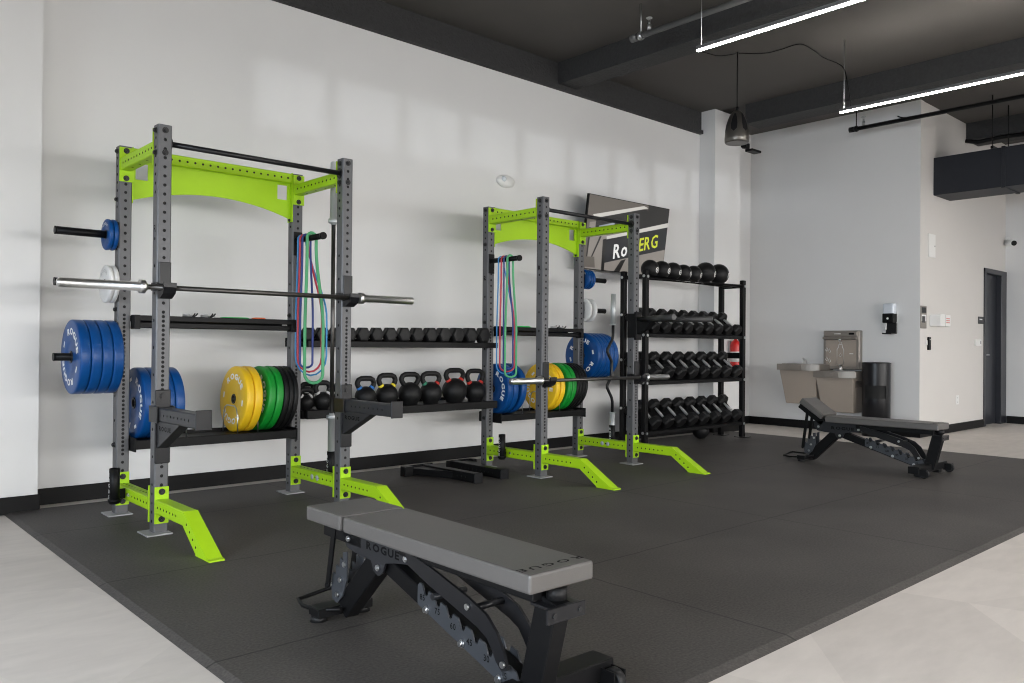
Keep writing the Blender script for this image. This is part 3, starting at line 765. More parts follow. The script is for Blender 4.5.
# kettlebells
def kettlebell(R, TH, label, loc, bands, group, rz=0.0):
    """R: bell radius, TH: overall height"""
    t = thing('kettlebell', label, 'kettlebell', loc, rz, group)
    mb = MB(); k = R*.93
    prof = [(.0001,0),(R*.58,0),(R*.64,.004)]+[(R*math.sin(a), k-R*math.cos(a)*1.0) for a in [math.radians(d) for d in range(44, 181, 8)]]
    prof = [(max(r, .0001), h) for r, h in prof]
    mb.lathe(prof, 'z', 28)
    mb.build('bell', M_rubber, t)
    r = .0172+R*.035; hw = max(R*.94, .058)-r*.35; top = TH-r; zb = k+R*.80; zm = (top+zb)/2
    path = [(-hw*.52,0,k+R*.74),(-hw*.74,0,zb+.004),(-hw*.92,0,zb+(zm-zb)*.6),(-hw*1.0,0,zm+.004),(-hw*.98,0,top-.030),(-hw*.84,0,top-.010),(-hw*.55,0,top),(0,0,top+.001),(hw*.55,0,top),(hw*.84,0,top-.010),(hw*.98,0,top-.030),(hw*1.0,0,zm+.004),(hw*.92,0,zb+(zm-zb)*.6),(hw*.74,0,zb+.004),(hw*.52,0,k+R*.74)]
    mb = MB(); mb.tube(path, r, 12, up=(0,1,0)); mb.build('handle', M_rubber, t)
    for s, m in zip((-1, 1), bands):
        if m:
            mb = MB(); mb.tube([(s*hw*.60,0,k+R*.77),(s*hw*.74,0,zb+.004),(s*hw*.82,0,zb+(zm-zb)*.30)], r*1.1, 12, up=(0,1,0)); tag(mb.build('colour_band', m, t), 'painted colour mark')
KS = [(2.885,.057,.168,(M_kwhite,M_kwhite),'pale marks'),(3.022,.067,.215,(M_kwhite,M_kwhite),'pale marks'),(3.19,.072,.205,(None,None),'plain'),(3.395,.083,.24,(M_kblue,M_kblue),'blue marks'),
      (3.592,.090,.262,(M_kyel,M_kyel),'yellow marks'),(3.812,.095,.266,(None,None),'plain'),(4.022,.094,.27,(M_kgrn,M_kred),'one green mark'),(4.272,.107,.292,(M_kred,M_kred),'red marks'),(4.497,.092,.284,(M_kred,M_kred),'red marks')]
kz = .5825
for i, (x, R, TH, b, d) in enumerate(KS):
    kettlebell(R, TH, 'black kettlebell with %s, %s on the shelf from the spotter-arm rack' % (d, ORD[i]) if d != 'plain' else 'plain black kettlebell, %s on the shelf from the spotter-arm rack' % ORD[i], (x, 5.40, kz), b, 'kettlebells on the shelf', rz=random.uniform(-.12,.12))
kettlebell(.06, .20, 'black kettlebell standing behind the two smallest pale-marked ones', (2.97, 5.535, kz), (None, None), 'kettlebells on the shelf')
# ------------------------------------------------------------------ adjustable benches
def bench(label, loc, rz, seat_tilt):
    t = thing('weight_bench', label, 'weight bench', loc, rz, 'adjustable benches')
    dk = M_black
    # back pad: head end at -y
    mb = MB(); mb.box(-.138, .138, -.625, .352, .388, .443, .008, seg=2)
    for v in mb.bm.verts: v.co.x *= 1-.09*(.352-v.co.y)/.977
    bp = tag(mb.build('back_pad', [M_vinyl], t), 'grey-brown vinyl back pad')
    mb = MB(); text(mb, 'ROGUE', .036, frame_mtx((0,-.575,.4436), (-1,0,0), (0,-1,0)), gap=.3, offset=.02, sx=1.6); mb.build('lettering', M_letterdark, bp)
    # seat pad, hinged at its inner lower edge
    hy, hz = .372, .385
    st = Matrix.Translation((0,hy,hz)) @ Matrix.Rotation(seat_tilt, 4, 'X') @ Matrix.Translation((0,-hy+(.034 if seat_tilt else 0),-hz+(.006 if seat_tilt else 0)))
    mb = MB(); mb.box(-.138, .138, .372, .629, .388, .443, .008, st, seg=2); mb.box(-.05, .05, .38, .60, .366, .388, .002, st); tag(mb.build('seat_pad', M_vinyl, t), 'grey-brown vinyl seat pad')
    mb = MB()
    for s in (-1, 1): mb.bar(st @ Vector((s*.047,.37,.350)), st @ Vector((s*.047,.645,.352)), .008, .070, up=(0,0,1))
    mb.build('seat_frame', dk, t)
    # main frame plates with the name cut in
    for s in (-1, 1):
        poly = [(.50,.387),(.02,.387),(.02,.345),(.06,.318),(.14,.306),(.205,.292),(.222,.255),(.25,.238),(.282,.25),(.30,.285),(.40,.29),(.47,.30),(.50,.335)]
        mb = MB(); mb.prism(poly, s*.047-.004, s*.047+.004, 'x'); fp = mb.build('frame_plate', M_cut, t)
        mb = MB(); text(mb, 'ROGUE', .038, frame_mtx((s*.0512,.225,.335), (0,s,0), (0,0,1)), gap=.14, offset=.04, sx=1.45); mb.build('lettering', M_letterdark, fp)
        for y, z in ((.075,.335),(.25,.268),(.455,.335)):
            mb = MB(); mb.cyl((s*.051,y,z), (s*.058,y,z), .011, 12); mb.cyl((s*.058,y,z), (s*.062,y,z), .006, 8); mb.build('bolt', M_zinc, fp)
    # front leg and its foot
    mb = MB(); mb.bar((0,.255,.33), (0,.545,.045), .06, .085, up=(0,.7,.7), bev=.004); mb.build('front_leg', dk, t)
    mb = MB(); mb.box(-.12, .12, .555, .635, .020, .055, .003); ff = mb.build('front_foot', dk, t)
    for s in (-1, 1):
        mb = MB(); mb.cyl((s*.095,.60,0), (s*.095,.60,.021), .034, 20, r2=.029); mb.build('rubber_puck', M_rubber, ff)
    mb = MB(); mb.tube([(-.055,.50,.06),(-.10,.60,.040),(-.10,.72,.030),(-.085,.79,.034),(.06,.80,.050),(.075,.78,.055),(.075,.60,.055),(.05,.50,.06)], .0085, 10, up=(0,0,1)); mb.build('lift_handle', dk, t)
    # seat ladder: toothed plates and the prop link
    for s in (-1, 1):
        poly = [(.49,.275),(.52,.268),(.515,.235),(.540,.245),(.545,.205),(.57,.212),(.572,.172),(.595,.178),(.605,.12),(.60,.075),(.56,.065),(.52,.10),(.49,.17)]
        mb = MB(); mb.prism(poly, s*.036-.003, s*.036+.003, 'x'); q = mb.build('seat_ladder', M_laser, t)
        for y, z in ((.555,.10),(.535,.16),(.505,.225)):
            mb = MB(); mb.cyl((s*.039,y,z), (s*.046,y,z), .010, 12); mb.build('bolt', M_zinc, q)
    top = st @ Vector((0,.56,.37)); lo = Vector((0,.610,.125))
    for s in (-1, 1):
        mb = MB(); mb.bar(top+Vector((s*.052,0,0)), lo+Vector((s*.052,0,0)), .007, .028, up=(0,1,.2)); mb.cyl(lo+Vector((s*.049,0,0)), lo+Vector((s*.060,0,0)), .010, 10); mb.build('seat_prop', dk, t)
    mb = MB(); mb.cyl(lo+Vector((-.055,0,0)), lo+Vector((.055,0,0)), .008, 10); mb.build('locking_pin', M_zinc, t)
    # spine with the toothed back ladders
    mb = MB(); mb.bar((0,.262,.285), (0,-.505,.055), .06, .062, up=(0,-.29,.957), bev=.004); mb.build('spine', dk, t)
    for s in (-1, 1):
        zt = lambda y: .268+(y-.023)*.318
        pts = [(.023, zt(.023)-.012)]; y = .012
        for i in range(7):
            pts += [(y, zt(y)+.002), (y-.012, zt(y-.012)+.004), (y-.020, zt(y)-.014), (y-.028, zt(y)-.032), (y-.044, zt(y)-.034), (y-.050, zt(y)-.022), (y-.052, zt(y-.052)+.002)]; y -= .066
        pts += [(-.445, zt(-.445)+.006), (-.472, .115), (-.488, .085), (-.475, .058), (-.45, .048)]
        pts += [(.023, .192)]
        mb = MB(); mb.prism(pts, s*.036-.003, s*.036+.003, 'x'); q = mb.build('back_ladder', M_laser, t)
        for k, n in enumerate(('85','75','60','45','30','15')):
            mb = MB(); text(mb, n, .028, frame_mtx((s*.0396, -.005-.084*k, .222-.0265*k), (0,s,0), (0,0,1)), gap=.1); mb.build('lettering', M_letterdark, q)
        for y, z in ((-.03,.187),(-.22,.128),(-.40,.073)):
            mb = MB(); mb.cyl((s*.039,y,z), (s*.043,y,z), .0125, 16); mb.cyl((s*.043,y,z), (s*.052,y,z), .009, 6); mb.build('bolt', M_zinc, q)
    # back pad carrier and curved support arms
    mb = MB()
    for s in (-1, 1): mb.box(s*.045-.02, s*.045+.02, -.57, .10, .345, .388, .003)
    mb.build('pad_carrier', dk, t)
    for s in (-1, 1):
        poly = [(.06,.372),(-.10,.340),(-.285,.292),(-.37,.262),(-.42,.220),(-.455,.165),(-.468,.125),(-.445,.115),(-.42,.135),(-.40,.165),(-.375,.195),(-.33,.215),(-.25,.238),(-.08,.285),(.04,.325)]
        mb = MB(); mb.prism(poly, s*.064-.005, s*.064+.005, 'x'); a = mb.build('support_arm', M_satin, t)
        for y, z in ((-.285,.265),(-.452,.138)):
            mb = MB(); mb.cyl((s*.069,y,z), (s*.076,y,z), .010, 12); mb.build('bolt', M_zinc, a)
    for y, z in ((-.30,.262),(-.10,.250)):
        mb = MB(); mb.cyl((-.068,y,z), (.068,y,z), .011, 12); mb.build('cross_pin', M_satin, t)
    # rear post, head plate, rear foot with wheels
    mb = MB(); mb.bar((0,-.590,.352), (0,-.515,.055), .062, .086, up=(0,1,.25), bev=.004); mb.build('rear_post', dk, t)
    mb = MB(); mb.box(-.075, .075, -.642, -.632, .300, .343, .002); mb.box(-.06, .06, -.634, -.555, .335, .343, .001); hp = mb.build('head_plate', M_satin, t)
    for s in (-1, 1):
        mb = MB(); mb.cyl((s*.05,-.642,.322), (s*.05,-.646,.322), .008, 8); mb.build('bolt', M_bolt, hp)
    mb = MB(); mb.cyl((0,-.60,.352), (0,-.60,.386), .03, 16); mb.build('bumper_stop', M_rubber, t)
    mb = MB(); mb.box(-.31, .31, -.545, -.455, .032, .092, .004); rf = mb.build('rear_foot', dk, t)
    mb = MB(); mb.box(-.315, -.255, -.56, -.44, 0, .06, .006); mb.build('rubber_foot', M_rubber, rf) if False else mb.bm.free()
    for s in (-1, 1):
        mb = MB(); mb.box(s*.20-.03, s*.20+.03, -.53, -.47, 0, .033, .004); mb.build('rubber_foot', M_rubber, rf)
    for x in (-.275, .275):
        mb = MB(); x0, x1 = x-.016, x+.016
        mb.lathe([(.0001,x0),(.02,x0),(.022,x0+.003),(.030,x0+.003),(.032,x0),(.036,x0),(.039,x0+.004),(.039,x1-.004),(.036,x1),(.0001,x1)], 'x', 28, origin=(0,-.575,.0395)); wh = mb.build('wheel', M_rubber, rf)
        mb = MB(); mb.cyl((x0-.004,-.575,.0395), (x1+.004,-.575,.0395), .009, 12); mb.build('axle', M_zinc, wh)
        mb = MB(); mb.box(x0-.011, x0-.005, -.60, -.53, .02, .075, .001); mb.box(x1+.005, x1+.011, -.60, -.53, .02, .075, .001); mb.build('wheel_bracket', dk, rf)
    return t
bench('flat dark adjustable bench with grey pads standing by itself on the rubber mat', (1.648, 2.2, 0), math.radians(-.8), 0.0)
bench('dark adjustable bench with its seat end tilted up, near the drinking fountain', (7.298, 3.21, 0), math.radians(0), math.radians(34))

# ------------------------------------------------------------------ spotter arms lying on the mat
def loose_arm(label, loc, rz, side):
    mb = MB(); mb.perf_tube((-.038,0,.004), (1,0,0), (0,0,1), (0,1,0), U, U-.004, .66, [], [.10+.0508*i for i in range(9)], r=.007, mih=1)
    t = tag(mb.build('loose_spotter_arm', [M_black, M_dark], None, loc, (0,0,rz)), label, 'spotter arm', 'spare spotter arms on the mat')
    q = lambda a, b: (min(a*side, b*side), max(a*side, b*side))
    mb = MB(); mb.box(*q(-.25 if side > 0 else -.205, .075), .661, .674, 0, .079, .003); mb.box(*q(-.25 if side > 0 else -.205, -.165), .60, .661, 0, .079, .003); mb.build('mounted_plate', M_black, t)
    mb = MB(); mb.box(-.042, .042, -.010, -.001, 0, .08, .003); mb.build('end_plate', M_satin, t)
    mb = MB(); mb.prism([(-.0385*side,.25),(-.0385*side,.66),(-.20*side,.66)], .012, .064, 'z'); mb.build('gusset', M_black, t)
loose_arm('black spotter arm lying on the mat, farther from the dip-handle rack', (4.035, 4.80, 0), math.radians(1), 1)
loose_arm('black spotter arm lying on the mat, right against the dip-handle rack', (4.325, 4.82, 0), math.radians(-1), -1)

# ------------------------------------------------------------------ dumbbell stand with balls
DX0, DX1, DY0, DY1 = 6.69, 8.60, 5.27, 5.62
t = thing('dumbbell_stand', 'black three-tier dumbbell stand with medicine balls on its top rails', 'storage rack', (DX0, DY0, 0))
LX, LY = DX1-DX0, DY1-DY0; P = .055
def bolt_dot(parent, x, y, z, d=(0,-1,0)):
    mb = MB(); d = Vector(d); p = Vector((x,y,z)); mb.cyl(p, p+d*.008, .015, 14); mb.build('bolt', M_zinc, parent)
tiers = [(.165,.41),(.69,.925),(1.19,1.405)]
for ix in (0, 1):
    for iy in (0, 1):
        x, y = ix*(LX-P), iy*(LY-P)
        top = 1.875
        mb = MB(); mb.box(x, x+P, y, y+P, .006, top, .005); po = mb.build('post', M_black, t)
        mb = MB(); mb.box(x-.03, x+P+.06, y-.04, y+P+.04, 0, .006); mb.prism([(y+.004,.006),(y+P-.004,.006),(y+P-.004,.09),(y+.004,.05)], x+P, x+P+.006, 'x'); mb.build('foot_plate', M_black, po)
        for z in [q[iy] for q in tiers]+[1.805]:
            bolt_dot(po, x+P/2, y, z)
            if not ix: bolt_dot(po, x, y+P/2, z+.004, (-1,0,0))
for z0, z1 in tiers:
    for y, z, n in ((.028,z0,'front_rail'), (LY-.028,z1,'rear_rail')):
        mb = MB(); mb.box(P, LX-P, y-.02, y+.02, z-.02, z+.02, .004); mb.build(n, M_black, t)
    for x in (.012, LX-.042):
        mb = MB(); mb.bar((x+.015,P,z0), (x+.015,LY-P,z1), .03, .05, bev=.003); mb.build('side_rail', M_black, t)
    mb = MB(); dv = Vector((0, LY-.056, z1-z0)).normalized(); mb.bar((LX/2,.05,z0+.012), (LX/2,LY-.05,z1-.018), LX-2*P-.004, .006); mb.build('tray', M_black, t)
for y, n in ((.028,'top_rail'), (.165,'top_rail')):
    mb = MB()
    pts = [(P,y,1.805),(LX-.13,y,1.805),(LX-P,y,1.812)]
    mb.tube(pts, .019, 12); mb.build(n, M_black, t)
for x in (.006, LX-.05):
    mb = MB(); mb.box(x, x+.044, P, LY-P, 1.785, 1.825, .004); mb.build('side_rail', M_black, t)
for x in (.012, LX-.042):
    mb = MB(); mb.box(x, x+.03, P, LY-P, .94, 1.01, .003); mb.build('side_brace', M_black, t)
# one row of hex dumbbells per sloping tier
names = ('bottom', 'middle', 'upper')
for k, (z0, z1) in enumerate(tiers):
    n, hd = ((8, .150), (8, .146), (9, .124))[k]
    ang = math.atan2(z1-z0, LY-.056)
    span = LX-2*P-.03
    for i in range(n):
        x = DX0+P+.015+span*(i+.5)/n
        u = Vector((0, math.cos(ang), math.sin(ang))); nrm = Vector((0, -math.sin(ang), math.cos(ang)))
        o = Vector((x, DY0+LY/2, (z0+z1)/2)) + nrm*(hd/2+.012) + u*(-.004)
        d = hd*(.92+.12*i/n)
        dm = hex_dumbbell(hd*(.94+.06*i/n), .088, .165)
        dumbbell(dm, 'black hex dumbbell on the %s tier of the stand, %s from the dip-handle rack' % (names[k], ORD[i]), 'dumbbells on the %s tier of the stand' % names[k], o, (ang, 0, 0))
# medicine balls on the top rails
def ball(x, R, i, spin):
    y0, y1, zr = DY0+.028, DY0+.165, 1.805
    h = math.sqrt((R+.0195)**2-((y1-y0)/2)**2)
    t = thing('medicine_ball', 'black medicine ball with a pale logo spot on the stand, %s from the dip-handle rack' % ORD[i], 'medicine ball', (x, (y0+y1)/2, zr+h), 0, 'medicine balls on the stand')
    t.rotation_euler = (0, 0, spin)
    mb = MB(); bmesh.ops.create_uvsphere(mb.bm, u_segments=36, v_segments=22, radius=R)
    for f in mb.bm.faces: f.smooth = True
    mb.build('ball_body', M_rubber, t)
    mb = MB(); a, rr = R*1.003, []
    dirv = Vector((.22,-.87,-.16)).normalized(); q = dirv.to_track_quat('Z','Y').to_matrix().to_4x4()
    rows = [[mb.bm.verts.new(q @ Vector((R*1.004*math.sin(th)*math.cos(2*PI*j/20), R*1.004*math.sin(th)*math.sin(2*PI*j/20), R*1.004*math.cos(th)))) for j in range(20)] for th in (.10,.20,.30)]
    for A, B, m in ((rows[0], rows[1], 1), (rows[1], rows[2], 0)):
        for j in range(20): mb.face([A[j], A[(j+1)%20], B[(j+1)%20], B[j]], m, True)
    mb.face(rows[0], 0); mb.build('logo_spot', [M_white, M_rubber], t)
for i, (x, R) in enumerate(((6.875,.097),(7.075,.098),(7.275,.098),(7.470,.094),(7.665,.095),(7.895,.120),(8.165,.120))): ball(x, R, i, .05*i-.15)
# slam ball on the floor beneath
t = thing('slam_ball', 'black slam ball on the mat beneath the dumbbell stand', 'slam ball', (8.02, 5.50, .098))
mb = MB(); bmesh.ops.create_uvsphere(mb.bm, u_segments=32, v_segments=18, radius=.098)
for f in mb.bm.faces: f.smooth = True
mb.build('ball_body', M_rubber, t); mb = MB(); mb.cyl((0,-.096,.0), (0,-.1005,.0), .012, 14); mb.build('valve', M_satin, t)

# ------------------------------------------------------------------ wall television
def tv():
    t = thing('wall_tv', 'wall-mounted television tilted down, showing a rowing machine close-up', 'TV', (7.03, 5.80, 2.29)); t.rotation_euler = (math.radians(7.5), 0, 0)
    w, h = .69, .39
    mb = MB(); mb.box(-w-.008, w+.008, 0, .035, -h-.008, h+.008, .004); mb.build('casing', M_black, t)
    mb = MB(); mb.box(-.2, .2, .035, .20, -.12, .12, .004); mb.build('wall_mount', M_satin, t)
    bg = screen('screen_beige', (.27,.245,.22)); dk = screen('screen_dark', (.02,.019,.018)); md = screen('screen_brown', (.13,.115,.10)); lt = screen('screen_pale', (.62,.60,.56))
    blk = screen('screen_black', (.018,.019,.022)); wh = screen('screen_white', (.85,.85,.83)); ye = screen('screen_yellow', (.62,.68,.03)); gy = screen('screen_grey', (.30,.34,.38)); yb = screen('screen_olive', (.36,.38,.05))
    mats = [bg, dk, md, lt, blk, wh, ye, gy, yb]
    mb = MB(); lay = [0]
    def P(poly, mi):   # 0..1 picture coordinates, v up
        lay[0] += 1; y = -.0008-.0003*lay[0]
        f = mb.face([mb.bm.verts.new(((u*2-1)*w, y, (v*2-1)*h)) for u, v in poly], mi)
    P([(0,0),(1,0),(1,1),(0,1)], 0)
    P([(0,.62),(.40,.74),(1,.86),(1,1),(0,1)], 2)
    P([(.10,.70),(.60,.93),(.72,.93),(.72,1),(1,1),(1,.70),(.40,.56),(.10,.56)], 1)
    P([(.06,.74),(.66,.98),(.72,.96),(.08,.69)], 3)
    P([(0,.70),(.03,.72),(.03,0),(0,0)], 2)
    P([(.14,.60),(.32,.68),(.32,.58),(.14,.52)], 7)
    P([(.31,.60),(.50,.76),(.50,.64),(.31,.52)], 8)
    P([(.72,.66),(1,.80),(1,.60),(.72,.60)], 2)
    P([(.24,.47),(1,.80),(1,.72),(.25,.40)], 3)
    P([(.22,.42),(1,.735),(1,.40),(.24,.10)], 4)
    P([(.20,.42),(.24,.44),(.25,.0),(.215,.0)], 1)
    P([(.44,.16),(.50,.19),(.44,0),(.37,0)], 1)
    P([(.03,.56),(.05,.56),(.04,.12),(.025,.12)], 1); P([(.16,.46),(.18,.46),(.09,.14),(.075,.14)], 1)
    P([(.02,.16),(.12,.17),(.14,.02),(.01,.02)], 2)
    y = -.0008-.0003*(lay[0]+2)
    d = Vector((1,0,.235)).normalized(); up = Vector((-.05,0,1))
    m = frame_mtx((-.04,y,-.135), d, (-.235,0,1)); text(mb, 'Row', .215, m, gap=.06, shear=.2, mi=5, offset=.022, sx=.93)
    m = frame_mtx((.355,y,-.03), d, (-.235,0,1)); text(mb, 'ERG', .205, m, gap=.08, shear=.2, mi=6, offset=.015, sx=.9)
    mb.build('screen', mats, t, fix=False)
    return t
tv()

# ------------------------------------------------------------------ things on the back wall
t = thing('ceiling_strobe', 'small white oval alarm strobe on the plain back wall', 'alarm strobe', (5.40, YW, 2.715))
mb = MB(); mb.lathe([(.0001,-.045),(.05,-.042),(.085,-.028),(.095,-.008),(.095,0)], 'y', 32)
for v in mb.bm.verts: v.co.x *= 1.25; v.co.z *= .68
mb.build('base_housing', M_white, t)  # the strobe's own housing, flat against the wall
mb = MB(); mb.lathe([(.0001,-.060),(.022,-.054),(.030,-.03)], 'y', 20, origin=(-.05,0,.012)); mb.build('lens', M_clear, t); t.name = 'alarm_strobe'

def extinguisher(x, y):
    t = thing('fire_extinguisher', 'red fire extinguisher on the white pillar behind the dumbbell stand', 'fire extinguisher', (x, y, .80))
    mb = MB(); mb.lathe([(.0001,0),(.055,0),(.062,.008),(.063,.02),(.063,.30),(.055,.34),(.030,.365),(.022,.37),(.022,.39)], 'z', 28); mb.build('cylinder', M_red, t)
    mb = MB(); mb.lathe([(.0636,.09),(.0636,.22)], 'z', 28); mb.build('paper_band', M_white, t)
    mb = MB(); mb.cyl((0,0,.388), (0,0,.43), .018, 12); mb.bar((0,.02,.44), (0,-.08,.47), .018, .01); mb.bar((0,.02,.42), (0,-.075,.41), .018, .008); mb.build('valve', M_satin, t)
    mb = MB(); mb.tube([(.018,0,.41),(.06,0,.42),(.085,0,.36),(.082,0,.2),(.078,0,.08)], .009, 8); mb.build('hose', M_black, t)
    mb = MB(); mb.box(-.03, .03, .064, .085, .05, .36, .002); mb.build('mount_bracket', M_zinc, t)
extinguisher(9.10, 5.81-.0855)

# ------------------------------------------------------------------ drinking fountain wall
def basin(parent, yc, zt, wd):
    """one wall-hung cooler; front toward -x"""
    d = .46; x0 = XF-d
    n = 12; h = wd/2
    out = []
    for i in range(n+1):
        f = -1+2*i/n; out.append((x0+.075*f*f, yc+f*h))
    poly = [(XF-.004, yc-h)]+out+[(XF-.004, yc+h)]
    mb = MB(); mb.prism(poly, zt-.085, zt-.004, 'z', bev=.006); top = mb.build('basin_apron', M_steel, parent)
    mb = MB(); inner = [(XF-.09+(px-XF)*.0 if False else px*.82+(XF-.05)*.18, yc+(py-yc)*.86) for px, py in poly]
    mb.prism(inner, zt-.003, zt+.002, 'z'); mb.build('basin_rim', M_steel, top)
    mb = MB(); mb.lathe([(.0001,.0026),(.10,.0026),(.125,.0036),(.13,.004)], 'z', 28, origin=(x0+.20, yc, zt)); mb.build('basin_bowl', M_zinc, top)
    mb = MB(); mb.lathe([(.028,0),(.03,.012),(.018,.03),(.016,.055),(.0001,.062)], 'z', 16, origin=(x0+.30, yc+.02, zt+.002)); mb.bar((x0+.30,yc+.02,zt+.05), (x0+.255,yc+.02,zt+.075), .018, .014); mb.build('bubbler', M_chrome, top)
    mb = MB(); mb.box(x0-.006, x0+.002, yc-.10, yc+.10, zt-.07, zt-.02, .002); mb.build('push_bar', M_steel, top)
    z0 = zt-.085; zb = zt-.53
    mb = MB()
    a = [(x0+.07, yc-h*.86, z0), (x0+.07, yc+h*.86, z0), (XF-.004, yc+h*.86, z0), (XF-.004, yc-h*.86, z0)]
    b = [(x0+.17, yc-h*.72, zb), (x0+.17, yc+h*.72, zb), (XF-.004, yc+h*.72, zb), (XF-.004, yc-h*.72, zb)]
    A = [mb.bm.verts.new(p) for p in a]; B = [mb.bm.verts.new(p) for p in b]
    mb.face(A); mb.face(B[::-1])
    for i in range(4): mb.face([A[i], A[(i+1)%4], B[(i+1)%4], B[i]])
    bmesh.ops.bevel(mb.bm, geom=list(mb.bm.edges), offset=.008, segments=2, affect='EDGES', profile=.5)
    mb.build('cabinet', M_taupe, parent)
    mb = MB()
    for i in range(6): mb.box(x0+.16, XF-.10, yc-h*.86-.002, yc-h*.86+.004, z0-.045-.014*i, z0-.038-.014*i)
    mb.build('vent_louvre', M_satin, parent)
t = thing('drinking_fountain', 'two-level steel drinking fountain with bottle filler on the far wall', 'drinking fountain', (0,0,0))
basin(t, 5.335, .865, .60); basin(t, 4.838, .785, .565)
fy0, fy1 = 4.645, 5.125
mb = MB(); mb.box(XF-.10, XF-.003, fy0, fy1, .80, 1.305, .008); fl = mb.build('bottle_filler', M_steel, t)
mb = MB(); mb.box(XF-.118, XF-.099, fy0+.02, fy1-.02, 1.225, 1.295, .006); mb.prism([(XF-.165,1.215),(XF-.10,1.235),(XF-.10,1.185),(XF-.16,1.195)], fy0+.02, fy1-.02, 'y'); mb.build('filler_hood', M_steel, fl)
mb = MB(); mb.box(XF-.1045, XF-.0995, fy0+.04, fy1-.04, .84, 1.185, .002); mb.build('filler_alcove', M_taupe, fl)
mb = MB(); mb.cyl((XF-.135,4.885,1.21), (XF-.135,4.885,1.16), .018, 14, r2=.013); mb.build('nozzle', M_zinc, fl)
mb = MB(); mb.box(XF-.1195, XF-.1175, fy0+.06, fy0+.13, 1.25, 1.275); mb.build('display', M_letterdark, fl)
mb = MB()   # printed bottle outline, drops and captions on the alcove
xx = XF-.1056
def lines(pts, r=.004): mb.tube([(xx,y,z) for y, z in pts], r, 6, closed=True, flat=.15, up=(0,0,1))
lines([(4.935,.86),(4.935,1.06),(4.915,1.09),(4.915,1.12),(4.865,1.12),(4.865,1.09),(4.845,1.06),(4.845,.86)])
lines([(4.905,1.13),(4.905,1.155),(4.875,1.155),(4.875,1.13)])
lines([(4.91,.98),(4.89,1.01),(4.87,.98),(4.89,.965)], .006)
for z in (1.05,.925): lines([(5.09,z),(5.075,z+.035),(5.055,z),(5.072,z-.015)], .005); lines([(5.055,z-.02),(5.035,z+.02),(5.02,z-.02),(5.037,z-.035)], .005)
mb.tube([(xx,4.77,1.005),(xx,4.72,1.005)], .005, 6, flat=.2, up=(0,0,1)); mb.tube([(xx-.0145,4.97,1.262),(xx-.0145,4.88,1.262)], .006, 6, flat=.2, up=(0,0,1))
mb.build('print_mark', M_white, fl)
t = thing('waste_bin', 'tall black cylindrical waste bin with side opening beside the drinking fountain', 'waste bin', (10.15, 4.385, FZ))
n, r = 44, .165; mb = MB(); zs_ = (0,.47,.63,.90)
rows = [[mb.bm.verts.new((r*math.cos(2*PI*i/n), r*math.sin(2*PI*i/n), z)) for i in range(n)] for z in zs_]
ca = math.atan2(-4.33+.35, -10.13)
for j in range(3):
    for i in range(n):
        am = 2*PI*(i+.5)/n; dd = (am-(ca % (2*PI))+PI) % (2*PI)-PI
        if j == 1 and abs(dd) < .78: continue
        mb.face([rows[j][i], rows[j][(i+1)%n], rows[j+1][(i+1)%n], rows[j+1][i]], 0, True)
mb.face(rows[0][::-1])
mb.build('bin_body', M_satin, t)
mb = MB(); mb.lathe([(r-.012,.004),(r-.012,.895)], 'z', n); mb.build('bin_liner', M_dark, t)
mb = MB(); mb.lathe([(.0001,.917),(r-.02,.917),(r+.004,.910),(r+.005,.897),(r-.004,.896),(.0001,.896)], 'z', n); mb.build('bin_lid', M_satin, t)

t = thing('sanitizer_dispenser', 'black and clear hand sanitizer dispenser on the wall above the waste bin', 'sanitizer dispenser', (XF, 4.285, 1.47))
mb = MB(); mb.box(-.105, -.004, -.068, .068, .02, .17, .02, seg=3); mb.build('bottle', M_clear, t)
mb = MB(); mb.box(-.115, -.002, -.07, .07, -.075, .045, .012, seg=2); mb.build('pump_housing', M_black, t)
mb = MB(); mb.box(-.03, -.002, -.075, .06, -.21, -.074, .006); mb.box(-.14, -.03, -.055, .06, -.215, -.20, .004); mb.build('drip_tray', M_satin, t)
mb = MB(); mb.box(-.05, -.031, .045, .066, -.16, -.074, .003); mb.build('side_strip', M_white, t)
mb = MB(); mb.cyl((-.116,0,-.02), (-.118,0,-.02), .014, 14); mb.build('logo_spot', M_white, t)

# on the door wall (faces -y)
k = YB/3.907
def wx(x): return x*k
def wz(z): return (z-CH)*k+CH
def plaque(name, label, cat, x0, x1, z0, z1, d, m, bev=.004):
    t = thing(name, label, cat, ((x0+x1)/2, YB, (z0+z1)/2)); a, b = (x1-x0)/2, (z1-z0)/2
    mb = MB(); mb.box(-a, a, -d, -.001, -b, b, bev); mb.build('mounted_plate', m, t)  # this plate is the fitting's whole body, set straight on the wall
    return t, a, b, d
t, a, b, d = plaque('intercom_panel', 'tall brushed steel call panel on the wall corner above the card reader', 'intercom', wx(10.255), wx(10.43), wz(1.325), wz(1.60), .012, M_steel)
mb = MB(); mb.box(-a+.02, a-.02, -d-.002, -d+.001, .05, b-.02); mb.box(-a+.03, a-.05, -d-.002, -d+.001, -b+.07, -b+.15); mb.build('button_field', M_satin, t)
mb = MB(); mb.box(-a+.02, a-.02, -d-.0015, -d+.001, -.05, .03); mb.build('printed_label', M_letter, t)
t, a, b, d = plaque('glove_dispenser', 'pair of white wall boxes with reddish print beside the steel call panel', 'dispenser', wx(10.55), wx(10.88), wz(1.355), wz(1.50), .13, M_white)
mb = MB(); [mb.box(.02, a-.03, -d-.001, -d+.001, q, q+.012) for q in (-.03,-.005,.02)]; mb.build('print_line', mat('print_pale_red', (.62,.22,.20), .6), t)
mb = MB(); mb.box(-.012, -.006, -d-.001, -d+.004, -b, b); mb.build('seam_line', M_plategrey, t)
